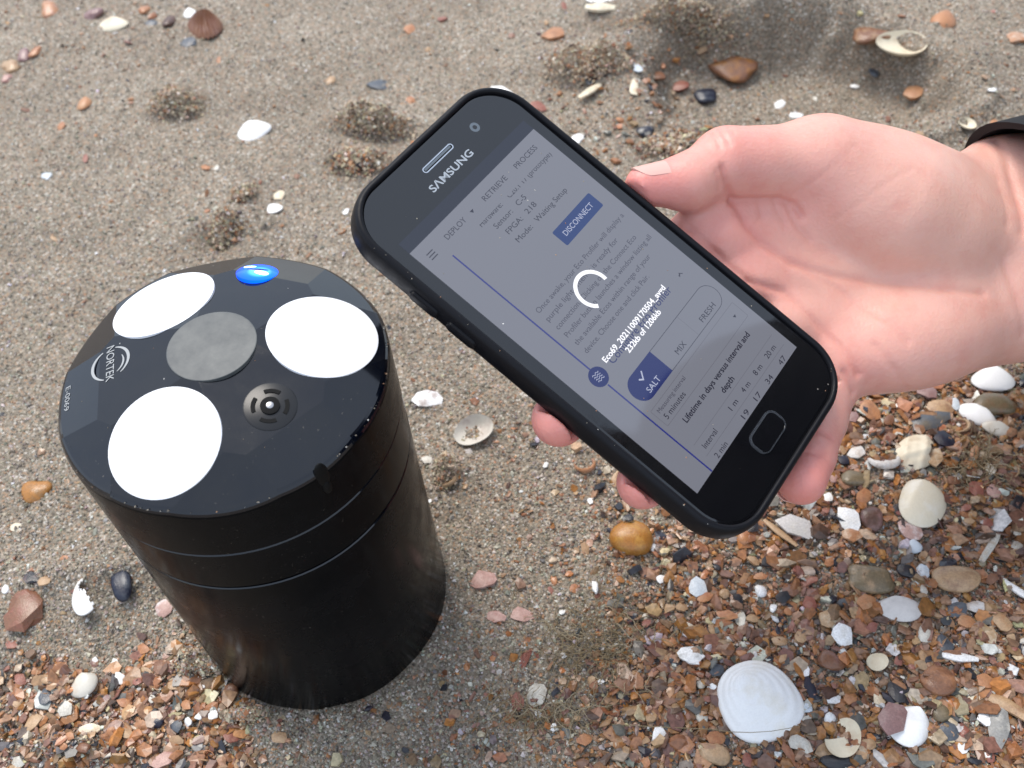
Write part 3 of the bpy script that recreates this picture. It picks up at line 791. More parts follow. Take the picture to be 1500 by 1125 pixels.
def crease(pts, dep, wid):
    q = [p for p in (hit(*p) for p in pts) if p is not None]
    if len(q) > 1:
        r_ = []
        for a, b in zip(q[:-1], q[1:]): r_ += [a + (b - a) * s for s in (0, .34, .67)]
        CREASES.append((r_ + [q[-1]], dep, wid))
for pts, dep, wid in (
    ([(1058, 246), (1063, 262), (1067, 280), (1071, 294)], .9, 1.1), ([(1048, 252), (1053, 275)], .3, .8),
    ([(1071, 294), (1100, 293), (1140, 292), (1162, 299), (1174, 316)], .9, 1.2),
    ([(1076, 294), (1093, 330), (1115, 356), (1160, 384), (1220, 404), (1300, 415), (1380, 424), (1440, 430)], .8, 1.4),
    ([(1010, 336), (1050, 372), (1095, 412), (1149, 427), (1194, 471), (1230, 505), (1256, 548), (1268, 580)], .75, 1.2),
    ([(1095, 412), (1120, 440), (1160, 500), (1185, 545)], .5, 1.1), ([(1160, 384), (1230, 425), (1300, 470), (1330, 500)], .45, 1.2),
    ([(1223, 322), (1260, 297), (1293, 272), (1335, 247)], .14, .8), ([(1161, 285), (1185, 270), (1211, 252), (1252, 214)], .14, .8), ([(1250, 345), (1310, 305), (1370, 275)], .08, .8),
    ([(1153, 300), (1160, 320), (1170, 335), (1186, 352)], .45, 1.0), ([(1112, 295), (1113, 306), (1116, 320)], .3, .9), ([(1135, 293), (1140, 312), (1150, 330)], .3, .9),
    ([(1282, 505), (1310, 540), (1330, 570)], .4, 1.1), ([(1236, 545), (1250, 575), (1262, 600)], .7, 1.1), ([(1188, 628), (1202, 632), (1216, 640)], .7, 1.0), ([(1180, 662), (1195, 665), (1208, 668)], .4, .9),
    ([(1458, 204), (1478, 250), (1492, 297), (1499, 340)], .8, 1.6), ([(1440, 215), (1462, 270), (1475, 330)], .3, 1.3), ([(1470, 380), (1490, 440), (1498, 490)], .5, 1.5),
    ([(1040, 196), (1050, 204), (1056, 216)], .4, .8), ([(1053, 190), (1062, 200), (1068, 212)], .45, .8), ([(1066, 187), (1074, 196)], .35, .8)):
    crease(pts, dep, wid)

def surface_nets(fn, lo, hi, h):
    """polygonise fn = 0 inside the box lo..hi with cells of size h"""
    n = np.ceil((np.array(hi) - np.array(lo)) / h).astype(int) + 1
    xs = [lo[i] + h * np.arange(n[i]) for i in range(3)]
    # coarse pass: blocks far from the surface are only signed
    B = 8; nb = (n + B - 1) // B
    cx = [lo[i] + h * (B * np.arange(nb[i]) + (B - 1) / 2) for i in range(3)]
    Dc = fn(np.stack(np.meshgrid(*cx, indexing='ij'), -1).reshape(-1, 3)).reshape(nb)
    D = np.repeat(np.repeat(np.repeat(np.where(Dc < 0, -1e3, 1e3).astype(np.float32), B, 0), B, 1), B, 2)
    blk = np.argwhere(np.abs(Dc) < h * B * 1.15)
    loc_ = np.stack(np.meshgrid(*[np.arange(B)] * 3, indexing='ij'), -1)
    for i0 in range(0, len(blk), 400):
        bb = blk[i0:i0 + 400]; I = bb[:, None, None, None, :] * B + loc_
        P = I * h + np.array(lo); D[I[..., 0], I[..., 1], I[..., 2]] = fn(P)
    D = D[:n[0], :n[1], :n[2]]
    S = D < 0
    cnt = np.zeros(n - 1, np.int8); acc = np.zeros((*(n - 1), 3), np.float32)
    def sl(o): return tuple(slice(o[i], n[i] - 1 + o[i]) for i in range(3))
    for ax in range(3):
        for o in ((0, 0), (0, 1), (1, 0), (1, 1)):
            a = list(o); a.insert(ax, 0); b = list(o); b.insert(ax, 1)
            da, db = D[sl(a)], D[sl(b)]; c = S[sl(a)] != S[sl(b)]
            t = np.where(c, da / np.where(c, da - db, 1), 0)
            cnt += c
            for k in range(3):
                acc[..., k] += c * (a[k] + (t if k == ax else 0))
    act = cnt > 0; ids = -np.ones(n - 1, np.int64); ids[act] = np.arange(act.sum())
    cell = np.argwhere(act)
    V = (cell + acc[act] / cnt[act][:, None]) * h + np.array(lo)
    F = []
    for ax in range(3):
        u, v = [(1, 2), (2, 0), (0, 1)][ax]
        s0 = [slice(None)] * 3; s1 = [slice(None)] * 3; s0[ax] = slice(0, n[ax] - 1); s1[ax] = slice(1, n[ax])
        e = np.argwhere(S[tuple(s0)] != S[tuple(s1)])
        e = e[(e[:, u] > 0) & (e[:, v] > 0) & (e[:, u] < n[u] - 1) & (e[:, v] < n[v] - 1)]
        inside = S[tuple(e.T)]
        q = []
        for du, dv in ((-1, -1), (0, -1), (0, 0), (-1, 0)):
            c = e.copy(); c[:, u] += du; c[:, v] += dv; q.append(ids[tuple(c.T)])
        q = np.stack(q, 1); q[~inside] = q[~inside][:, ::-1]
        F.append(q)
    return V, np.concatenate(F)

def to_world(V): return PH_C + (V * MM) @ np.array([PH_X, PH_Y, PH_N])
pts = np.array(list(J.values()))
far = J['wr_b'] + _wd * 62
lo = np.minimum(pts.min(0), far) - 27; hi = np.maximum(pts.max(0), far) + 27
def hand_cut(P):      # the arm mesh ends well inside the sleeve
    return np.maximum(hand_sdf(P, False), (P - J['wr_b']) @ _wd - 70)
HV, HF = surface_nets(hand_cut, lo, hi, 0.75)
def lap_smooth(V, F, it=2, k=.5):
    e = np.concatenate([F[:, [0, 1]], F[:, [1, 2]], F[:, [2, 3]], F[:, [3, 0]]]); e = np.concatenate([e, e[:, ::-1]])
    deg = np.bincount(e[:, 0], minlength=len(V))[:, None]
    for _ in range(it):
        s = np.zeros_like(V)
        for c in range(3): s[:, c] = np.bincount(e[:, 0], weights=V[e[:, 1], c], minlength=len(V))
        V = V + k * (s / np.maximum(deg, 1) - V)
    return V
HV = lap_smooth(HV, HF, 3, .5)
def vnormals(V, F):
    fn = np.cross(V[F[:, 2]] - V[F[:, 0]], V[F[:, 3]] - V[F[:, 1]]); nn = np.zeros_like(V)
    for c in range(4):
        for k in range(3): nn[:, k] += np.bincount(F[:, c], weights=fn[:, k], minlength=len(V))
    return nn / np.maximum(np.linalg.norm(nn, axis=1), 1e-9)[:, None]
HN = vnormals(HV, HF); _dn = np.zeros(len(HV)); crs = np.zeros(len(HV))
for p_, dep, wid in CREASES:
    lo_c = np.min(p_, 0) - 6; hi_c = np.max(p_, 0) + 6; sel = np.all((HV > lo_c) & (HV < hi_c), axis=1)
    m_ = None
    for a, b in zip(p_[:-1], p_[1:]):
        s = seg_d(HV[sel], a, b, 0, 0); m_ = s if m_ is None else np.minimum(m_, s)
    _dn[sel] += dep * (np.exp(-(m_ / wid) ** 2) - .07 * np.exp(-((m_ - 2.6 * wid) / (1.3 * wid)) ** 2))
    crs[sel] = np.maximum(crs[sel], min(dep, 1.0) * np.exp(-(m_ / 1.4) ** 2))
HV = HV - HN * _dn[:, None]
# skin tone: pinker at the finger ends, thumb and knuckle pads, paler on the ball of the thumb
def near_any(P, cs): return np.max([np.exp(-((np.linalg.norm(P - c, axis=1) / r) ** 2)) * a for c, r, a in cs], axis=0)
pink = near_any(HV, [(J['th_ti'], 17, 1.0), (J['th_ip'], 16, .75), (J['ti_m'], 13, 1.1), (J['ti_r'], 13, 1.1), (J['ti_p'], 14, 1.1), (J['di_p'], 12, .8), (J['mc_i'], 26, .7), (J['mc_p'], 20, .5), (J['mc_m'], 20, .5), (uvw(1170, 300, 0), 18, .5)])
pale = near_any(HV, [(uvw(1380, 300, 8), 30, 1.0), (uvw(1300, 370, 8), 26, .6), (J['wr_b'], 35, .7)])
c_mid, c_pink, c_pale = np.array([.70, .372, .298]), np.array([.71, .255, .22]), np.array([.71, .41, .32])
tone = c_mid + (c_pink - c_mid) * np.clip(pink, 0, 1)[:, None]; tone = tone + (c_pale - tone) * np.clip(pale, 0, 1)[:, None] * .8
tone = tone * (1 - crs[:, None] * np.array([.04, .14, .15]))  # carved creases darkened in the colour as well, deeper ones more
def make_skin():
    m = mat('skin', rough=.43, spec=.45); n = N(m)
    a = n.new('ShaderNodeVertexColor', layer_name='tone')
    z = n.noise(110, 5, .6); r_ = n.ramp(z.outputs[0], [(.28, (.96, .87, .86)), (.5, (1, 1, 1)), (.74, (1.03, 1.06, 1.06))])
    n.base(n.mix(1.0, a.outputs[0], r_.outputs[0], 'MULTIPLY'))
    n.b.inputs['Subsurface Weight'].default_value = .35; n.b.inputs['Subsurface Radius'].default_value = (1.0, .35, .2)
    n.b.inputs['Subsurface Scale'].default_value = .0035
    fine = n.noise(1100, 4, .65); w = n.new('ShaderNodeTexVoronoi'); w.inputs['Scale'].default_value = 900
    tc = n.new('ShaderNodeTexCoord'); n.link(tc.outputs['Object'], w.inputs['Vector'])
    h = n.mix(.5, fine.outputs[0], w.outputs['Distance']); n.bump(h, .34, .0004)
    return m
M['skin'] = make_skin()
person = empty('person', (0.76, 0.10, 0.0))
tag(person, 'person in a black jacket reaching in with bare hand to hold the phone', 'person')
def world_part(name, me, m, parent=person):
    o = obj(name, me, m, parent); o.matrix_parent_inverse = Matrix.Translation(-Vector(parent.location)) if parent is person else Matrix.Identity(4); return o
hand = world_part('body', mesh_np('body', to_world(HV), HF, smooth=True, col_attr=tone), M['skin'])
hand['label'] = 'open right hand with pink fingertips behind the phone'
# nails: curved plates on the backs of thumb and little finger
M['nail'] = mat('nail', (.66, .385, .325), .35, .45)
M['nail_edge'] = mat('nail_edge', (.72, .54, .47), .3, .5)
def nail(base_c, tip_c, up, r0, r1, s0, s1, half, over):
    ax = (tip_c - base_c); L = np.linalg.norm(ax); ax /= L; up = up - ax * (up @ ax); up /= np.linalg.norm(up); sd_ = np.cross(ax, up)
    ns, nt = 14, 17
    for nm, sa, sb, mt_ in (('nail', s0, s1 + over, 'nail'),):
        V = []
        for lay in (0, -.5):
            for i in range(ns):
                s = sa + (sb - sa) * i / (ns - 1); q = s / L
                r_ = r0 + (r1 - r0) * np.clip(q, 0, 1.3) + lay
                e_ = (s - s0) / (sb - s0); k = math.sqrt(max(.02, 1 - max(0, (.30 - e_) / .30) ** 2)) * math.sqrt(max(.04, 1 - max(0, (e_ - .72) / .28) ** 2))
                for j in range(nt):
                    a = math.radians(half) * (2 * j / (nt - 1) - 1) * k
                    V.append(base_c + ax * s + (up * math.cos(a) + sd_ * math.sin(a)) * r_)
        F = []
        for i in range(ns - 1):
            for j in range(nt - 1):
                p0 = i * nt + j; F.append((p0, p0 + 1, p0 + nt + 1, p0 + nt)); p1 = p0 + ns * nt; F.append((p1, p1 + nt, p1 + nt + 1, p1 + 1))
        o0 = ns * nt
        for i in range(ns - 1):
            F.append((i * nt, (i + 1) * nt, (i + 1) * nt + o0, i * nt + o0)); F.append((i * nt + nt - 1, i * nt + nt - 1 + o0, (i + 1) * nt + nt - 1 + o0, (i + 1) * nt + nt - 1))
        for j in range(nt - 1):
            b = (ns - 1) * nt + j; F.append((b, b + 1, b + 1 + o0, b + o0)); F.append((j, j + o0, j + 1 + o0, j + 1))
        world_part(nm, mesh_np(nm, to_world(np.array(V)), F, sharp=40), M[mt_])
img_up = uvw(1000, 200, 0) - uvw(1000, 300, 0); img_up /= np.linalg.norm(img_up)
toc = CAM_L / np.linalg.norm(CAM_L)
nail(J['th_md'], J['th_ti'], img_up + toc * .62, 8.32, 6.12, 1.0, 16.5, 58, 1.2)
img_dl = uvw(1150, 760, -12) - uvw(1174, 703, -12); img_dl /= np.linalg.norm(img_dl)
nail(J['di_p'], J['ti_p'], -toc * .9 + (uvw(1100, 715, -12) - J['ti_p']) * .012, 7.6, 7.5, 3.0, 13.0, 55, 1.5)

# jacket, trousers, boots, head: the rest of the crouching holder, out of frame to the right
def W2(P): return P
def sdf_body(parts, k):
    def fn(P):
        d = None
        for p in parts:
            if p[0] == 's': s = seg_d(P, np.array(p[1], float), np.array(p[2], float), p[3], p[4])
            else: s = ell_d(P, np.array(p[1], float), np.eye(3), np.array(p[2], float))
            d = s if d is None else smin(d, s, k)
        return d
    return fn
def body_part(name, parts, k, h, m, noise=0.0, cut=None):
    fn0 = sdf_body(parts, k)
    def fn(P):
        d = fn0(P)
        if cut is not None: d = np.maximum(d, cut(P))
        if noise: d = d + noise * np.sin(P[..., 0] * 95 + 2 * np.sin(P[..., 2] * 60)) * np.sin(P[..., 2] * 80 + P[..., 1] * 50)
        return d
    lo_ = np.min([np.minimum(np.array(p[1]), np.array(p[2]) if p[0] == 's' else np.array(p[1])) - (max(p[3:5]) if p[0] == 's' else max(p[2])) for p in parts], 0) - .03
    hi_ = np.max([np.maximum(np.array(p[1]), np.array(p[2]) if p[0] == 's' else np.array(p[1])) + (max(p[3:5]) if p[0] == 's' else max(p[2])) for p in parts], 0) + .03
    V_, F_ = surface_nets(fn, lo_, hi_, h); V_ = lap_smooth(V_, F_, 1, .5)
    return world_part(name, mesh_np(name, V_, F_, smooth=True), m)
M['jacket'] = mat('black_jacket', (.010, .010, .012), .75, .3)
_n = N(M['jacket']); _z = _n.new('ShaderNodeTexWave'); _z.inputs['Scale'].default_value = 900; _t = _n.new('ShaderNodeTexCoord'); _n.link(_t.outputs['Object'], _z.inputs['Vector']); _n.bump(_z.outputs['Fac'], .4, .0004)
M['trousers'] = mat('dark_trousers', (.02, .022, .03), .8, .2)
M['boot'] = mat('rubber_boot', (.015, .018, .015), .35, .4)
M['hair'] = mat('brown_hair', (.06, .035, .02), .5, .4)
wb = to_world(J['wr_b']); el = to_world(ELBOW_L); wdir = (el - wb) / np.linalg.norm(el - wb)
# the cuff: a loose tube whose rim crosses the corner of the picture
cuff_p = to_world(uvw(1436, 204, 0))
cuff_n = wdir * .80 + (to_world(uvw(1560, 130, 0)) - to_world(uvw(1500, 200, 0))) / np.linalg.norm(to_world(uvw(1560, 130, 0)) - to_world(uvw(1500, 200, 0))) * .62; cuff_n /= np.linalg.norm(cuff_n)
SH = np.array([.65, .23, .67])
cuff_n = .66 * XR + .75 * UR
CUFF_S = .045
def sleeve_cut(P): return -((P - wb) @ wdir - CUFF_S - .01)
def arm_hollow(P):
    return np.maximum(sleeve_cut(P), -np.maximum(seg_d(P, wb - wdir * .03, wb + wdir * .10, .034, .036), -1.0))
side_w = np.cross(wdir, UR); side_w /= np.linalg.norm(side_w); up_w = np.cross(side_w, wdir)
V = []; F = []; ns, nt = 8, 64
for lay, g in ((0, 0.0), (1, -.0022)):
    for i in range(ns + 1):
        for j in range(nt):
            a = 2 * math.pi * j / nt; rad = UR * -.001 + up_w * (.0440 + g) * math.sin(a) + side_w * (.050 + g) * math.cos(a)
            rad = rad * (1 + .012 * math.sin(5 * a + 1))
            s0 = ((cuff_p - wb - rad) @ cuff_n) / (wdir @ cuff_n); s1 = max(CUFF_S + .03, s0 + .02)
            f_ = i / ns; V.append(wb + rad * (1 + .30 * f_) + wdir * (s0 + (s1 - s0) * f_))
o0 = (ns + 1) * nt
for i in range(ns):
    for j in range(nt):
        k = (j + 1) % nt; F.append((i * nt + j, i * nt + k, (i + 1) * nt + k, (i + 1) * nt + j)); F.append((o0 + i * nt + j, o0 + (i + 1) * nt + j, o0 + (i + 1) * nt + k, o0 + i * nt + k))
for j in range(nt):
    k = (j + 1) % nt; F.append((k, j, o0 + j, o0 + k))
world_part('cuff', mesh_np('cuff', V, F, sharp=50), M['jacket'])
body_part('sleeve', [('s', wb + wdir * .0 + np.array([0, .004, .003]), wb + wdir * .12, .0425, .046), ('s', wb + wdir * .12, el, .046, .052), ('s', el, SH, .055, .068)], .012, .0045, M['jacket'], .0012, arm_hollow)
body_part('jacket', [('s', (.80, .10, .30), (.71, .10, .66), .15, .155), ('s', (.67, -.03, .73), (.67, .20, .72), .082, .082), ('s', (.68, -.05, .70), (.62, -.17, .44), .065, .05), ('s', (.62, -.17, .44), (.56, -.05, .33), .048, .042), ('e', (.69, .10, .81), (.08, .09, .06))], .05, .011, M['jacket'], .003)
body_part('trousers', [('s', (.84, .02, .24), (.58, -.04, .27), .085, .062), ('s', (.58, -.04, .27), (.74, -.04, .06), .06, .045), ('s', (.86, .18, .22), (.66, .24, .10), .085, .065), ('s', (.66, .24, .09), (.94, .24, .06), .06, .045)], .03, .012, M['trousers'], .002)
body_part('boot', [('s', (.75, -.04, .05), (.75, -.04, .12), .052, .055), ('s', (.75, -.04, .035), (.62, -.05, .032), .046, .040)], .02, .01, M['boot'])
body_part('boot', [('s', (.94, .24, .06), (.88, .24, .06), .05, .052), ('s', (.97, .24, .05), (.99, .24, .12), .045, .04)], .02, .01, M['boot'])
HC = np.array([.645, .115, .955])
hv = body_part('head', [('e', HC, (.092, .075, .105)), ('e', HC + [-.03, 0, -.05], (.06, .055, .07)), ('s', HC + [.03, 0, -.06], (.69, .10, .81), .052, .055), ('s', HC + [-.09, 0, .0], HC + [-.105, 0, -.03], .010, .016), ('s', HC + [.01, .073, -.01], HC + [.01, .073, .02], .016, .02), ('s', HC + [.01, -.073, -.01], HC + [.01, -.073, .02], .016, .02)], .012, .006, None)
hv.data.materials.append(mat('face_skin', (.58, .34, .27), .5, .4))
body_part('hair', [('e', HC + [.022, 0, .03], (.092, .085, .092)), ('e', HC + [.06, 0, -.03], (.06, .078, .09))], .02, .007, M['hair'], .002, lambda P: -(P[..., 0] - (HC[0] - .062) + .35 * (P[..., 2] - HC[2] - .05)))
_eye = mat('eye', (.5, .5, .5), .1)
for s in (-1, 1):
    o = blob('eye', .012, .012, .012, _eye, person, Vector(HC + np.array([-.081, s * .031, .0])))
    o.matrix_parent_inverse = Matrix.Translation(-Vector(person.location))
body_part('lips', [('s', HC + [-.088, -.018, -.062], HC + [-.088, .018, -.062], .006, .006)], .004, .003, mat('lips', (.45, .18, .15), .4))

# ------------------------------------------------------------------ shells, stones and fragments lying on the sand
def place_frame(px, py, w, h, ang):
    """ground centre, ground half-extents and yaw for a thing that covers w x h photo px at image angle ang (deg, anticlockwise)"""
    c = gp(px, py)[0]
    for _ in range(7):
        z_ = float(height(c[0], c[1])); c = gp(px, py, .5 * z_ + .5 * c[2])[0]
    c[2] = float(height(c[0], c[1]))
    a = math.radians(ang); u = np.array([math.cos(a), -math.sin(a)]); v = np.array([math.sin(a), math.cos(a)])
    U = gp(px + u[0] * w / 2, py + u[1] * w / 2, c[2])[0] - gp(px - u[0] * w / 2, py - u[1] * w / 2, c[2])[0]
    Vv = gp(px - v[0] * h / 2, py - v[1] * h / 2, c[2])[0] - gp(px + v[0] * h / 2, py + v[1] * h / 2, c[2])[0]
    L = np.linalg.norm(U[:2]); yaw = math.atan2(U[1], U[0])
    n = np.array([-math.sin(yaw), math.cos(yaw)]); Wd = abs(Vv[:2] @ n)
    return c, L, Wd, yaw
def grid_shell(name, L, W, fn, nr=12, na=40, thick=.0007, keep=None):
    """shell from a polar grid: fn(r, theta) -> (x, y, z) in unit half sizes; doubled for thickness"""
    V = []; F = []
    for lay in (0, 1):
        for i in range(nr + 1):
            for j in range(na):
                x, y, z = fn(i / nr, 2 * math.pi * j / na)
                V.append((x * L / 2, y * W / 2, z - lay * thick))
    st = (nr + 1) * na
    for i in range(nr):
        for j in range(na):
            k = (j + 1) % na
            if keep is not None and not keep((i + .5) / nr, 2 * math.pi * (j + .5) / na): continue
            F.append((i * na + j, (i + 1) * na + j, (i + 1) * na + k, i * na + k))
            F.append((st + i * na + j, st + i * na + k, st + (i + 1) * na + k, st + (i + 1) * na + j))
            for (a, b, t0, t1) in (((i + 1) * na + j, (i + 1) * na + k, (i + 1.5) / nr, (j + .5)), (i * na + k, i * na + j, (i - .5) / nr, (j + .5)), (i * na + j, (i + 1) * na + j, (i + .5) / nr, (j - .5)), ((i + 1) * na + k, i * na + k, (i + .5) / nr, (j + 1.5))):
                out = t0 > 1 or (keep is not None and t0 > 0 and not keep(t0, 2 * math.pi * t1 / na))
                if out: F.append((b, a, st + a, st + b))
    me = mesh_np(name, V, F, sharp=42)
    bm = bmesh.new(); bm.from_mesh(me); bmesh.ops.remove_doubles(bm, verts=bm.verts, dist=1e-7)
    loose = [v for v in bm.verts if not v.link_faces]; bmesh.ops.delete(bm, geom=loose, context='VERTS')
    bm.to_mesh(me); bm.free(); return me
def valve_fn(Hh, umbo, seed, rib=0, ring=1.0, flip=False, lump=0.0, sq=2.0):
    ph = [random.uniform(0, 6.28) for _ in range(6)]
    def fn(r, t):
        c, s = math.cos(t), math.sin(t)
        edge = 1 + .05 * math.sin(2 * t + ph[0]) + .03 * math.sin(3 * t + ph[1]) + (.018 * math.sin(rib * t) if rib else 0)
        edge *= (abs(c) ** sq + abs(s) ** sq) ** (-1 / sq)
        ux, uy = umbo                                   # beak of the shell
        x = c * edge * r + ux * (1 - r) ** 1.3; y = s * edge * r + uy * (1 - r) ** 1.3
        z = Hh * (1 - r ** 2.1) ** .85
        z += ring * .010 * Hh * math.sin(r * 34 + .4 * math.sin(t * 3 + ph[2])) * (.3 + r)
        if rib: z += .13 * Hh * math.cos(rib * t) * min(1, 2.2 * r) * (1 - .4 * r)
        z += lump * Hh * (math.sin(5 * x + ph[3]) * math.sin(4 * y + ph[4]) + .5 * math.sin(11 * x + ph[5]) * math.sin(9 * y))
        if flip: z = Hh - z
        return x, y, z
    return fn
def valve(L, W, k=.34, umbo=(.0, .82), rib=0, flip=False, lump=0., keep=None, ring=1.0, nr=12, na=44, sq=2.0):
    Hh = k * min(L, W) * .9
    return grid_shell('valve', L, W, valve_fn(Hh, umbo, 0, rib, ring, flip, lump, sq), nr, na, max(.0005, .03 * min(L, W)), keep)
def pebble(L, W, k=.46, rough=.13, sub=3, sharp=60):
    bm = bmesh.new(); bmesh.ops.create_icosphere(bm, subdivisions=sub, radius=1.0)
    ph = [random.uniform(0, 6.28) for _ in range(9)]; T = k * min(L, W)
    for v in bm.verts:
        x, y, z = v.co
        n = rough * (math.sin(2.3 * x + ph[0]) * math.sin(2.1 * y + ph[1]) + .8 * math.sin(3.1 * y + ph[2] + 1.7 * z) + .5 * math.sin(4.7 * x + ph[3]) * math.cos(4.1 * z + ph[4]) + .22 * math.sin(9 * x + ph[5]) * math.sin(8 * y + ph[6]))
        sx = math.copysign(abs(x) ** .88, x); sy = math.copysign(abs(y) ** .88, y)
        v.co = Vector((sx * (1 + n) * L / 2, sy * (1 + n) * W / 2, z * (1 + n) * T / 2 + T * .10))
    return bm_mesh('pebble', bm, sharp)
def shard(L, W, k=.16, n=9, jag=.25, bow=.16):
    """broken plate with an uneven outline, bowed across"""
    st = random.uniform(0, 6.28); pts = []
    for i in range(n):
        a = 2 * math.pi * (i + random.uniform(-.3, .3)) / n; r_ = 1 + random.uniform(-jag, jag * .5)
        pts.append((math.cos(a) * r_, math.sin(a) * r_))
    mx = max(abs(p[0]) for p in pts); my = max(abs(p[1]) for p in pts)
    pts = [(x / mx * L / 2, y / my * W / 2) for x, y in pts]
    T = max(.0005, min(k * min(L, W), .0022)); V = []; F = []
    def z(x, y): return bow * min(L, W) * (1 - (x / (L * .55)) ** 2 - .6 * (y / (W * .55)) ** 2)
    for s, dz in ((1, T / 2), (.93, -T / 2)):
        for f in (1.0, .62, .25):
            for x, y in pts: V.append((x * f * s, y * f * s, z(x * f, y * f) + dz + (random.uniform(-.12, .12) * T)))
    for lay in (0, 1):
        o0 = lay * 3 * n
        for q in range(2):
            for i in range(n):
                j = (i + 1) % n; f = (o0 + q * n + i, o0 + q * n + j, o0 + (q + 1) * n + j, o0 + (q + 1) * n + i)
                F.append(f if lay == 0 else f[::-1])
        f = tuple(o0 + 2 * n + i for i in range(n)); F.append(f if lay == 0 else f[::-1])
    for i in range(n):
        j = (i + 1) % n; F.append((j, i, 3 * n + i, 3 * n + j))
    me = mesh_np('shard', V, F); bm = bmesh.new(); bm.from_mesh(me); return bm_mesh('shard', bm, 38)
def crescent(L, W, k=.3, a0=-160, a1=70, wide=.42):
    V = []; F = []; n = 22; m = 8
    for i in range(n + 1):
        t = math.radians(a0 + (a1 - a0) * i / n); wd = wide * (.35 + .65 * math.sin(math.pi * i / n)) * (1 + .12 * random.uniform(-1, 1))
        for j in range(m):
            b = 2 * math.pi * j / m
            rr = 1 - wd / 2 + wd / 2 * math.cos(b); z = (.5 + .5 * math.sin(b)) * k * (.5 + .5 * math.sin(math.pi * i / n)) * min(L, W)
            V.append((rr * math.cos(t) * L / 2, rr * math.sin(t) * W / 2, z))
    for i in range(n):
        for j in range(m):
            q = (j + 1) % m; F.append((i * m + j, i * m + q, (i + 1) * m + q, (i + 1) * m + j))
    F.append(tuple(range(m))[::-1]); F.append(tuple(n * m + j for j in range(m)))
    me = mesh_np('crescent', V, F); bm = bmesh.new(); bm.from_mesh(me); return bm_mesh('crescent', bm, 50)
def stick(L, W, k=.5):
    V = []; F = []; n = 14; m = 7; ph = random.uniform(0, 6)
    for i in range(n + 1):
        s = i / n; wd = (.55 + .45 * math.sin(math.pi * min(1, s * .9 + .08))) * (1 + .10 * math.sin(7 * s + ph))
        for j in range(m):
            b = 2 * math.pi * j / m
            V.append(((s - .5) * L, wd * W / 2 * math.cos(b) + .12 * W * math.sin(3 * s + ph), (wd * .5 * k * W) * math.sin(b) + k * W * .4))
    for i in range(n):
        for j in range(m):
            q = (j + 1) % m; F.append((i * m + j, i * m + q, (i + 1) * m + q, (i + 1) * m + j))
    F.append(tuple(range(m))[::-1]); F.append(tuple(n * m + j for j in range(m)))
    me = mesh_np('stick', V, F); bm = bmesh.new(); bm.from_mesh(me); return bm_mesh('stick', bm, 50)

C = dict(white=(.88, .87, .85), cream=(.74, .66, .50), grey=(.28, .27, .25), slate=(.085, .095, .11), dark=(.022, .022, .026), navy=(.012, .014, .03), orange=(.44, .205, .095), tan=(.46, .30, .17), brown=(.21, .095, .05),
         redbrown=(.27, .095, .065), pink=(.50, .31, .26), mauve=(.26, .15, .14), amber=(.40, .17, .035), pearl=(.60, .57, .54), olive=(.17, .13, .075), pale=(.62, .58, .50), dkbrown=(.09, .045, .03), bluish=(.55, .60, .64))
TINT = dict(white=(.74, .70, .62), cream=(.58, .38, .20), grey=(.16, .14, .12), slate=(.05, .05, .06), dark=(.06, .05, .05), navy=(.03, .02, .03), orange=(.32, .10, .04), tan=(.30, .15, .07), brown=(.12, .05, .03), redbrown=(.42, .22, .16),
            pink=(.34, .13, .10), mauve=(.36, .25, .23), amber=(.56, .33, .08), pearl=(.42, .30, .20), olive=(.28, .22, .14), pale=(.45, .36, .25), dkbrown=(.22, .10, .06), bluish=(.70, .70, .68))
NAME = dict(dome='clam_shell', bowl='clam_shell', cockle='cockle_shell', shard='shell_fragment', pebble='pebble', crescent='shell_fragment', stick='shell_fragment', lump='oyster_shell', ribbed='shell_fragment', broken='broken_shell', flake='stone_chip')
CATG = dict(clam_shell='shell', cockle_shell='shell', shell_fragment='shell fragment', pebble='pebble', oyster_shell='shell', broken_shell='shell', stone_chip='stone chip')
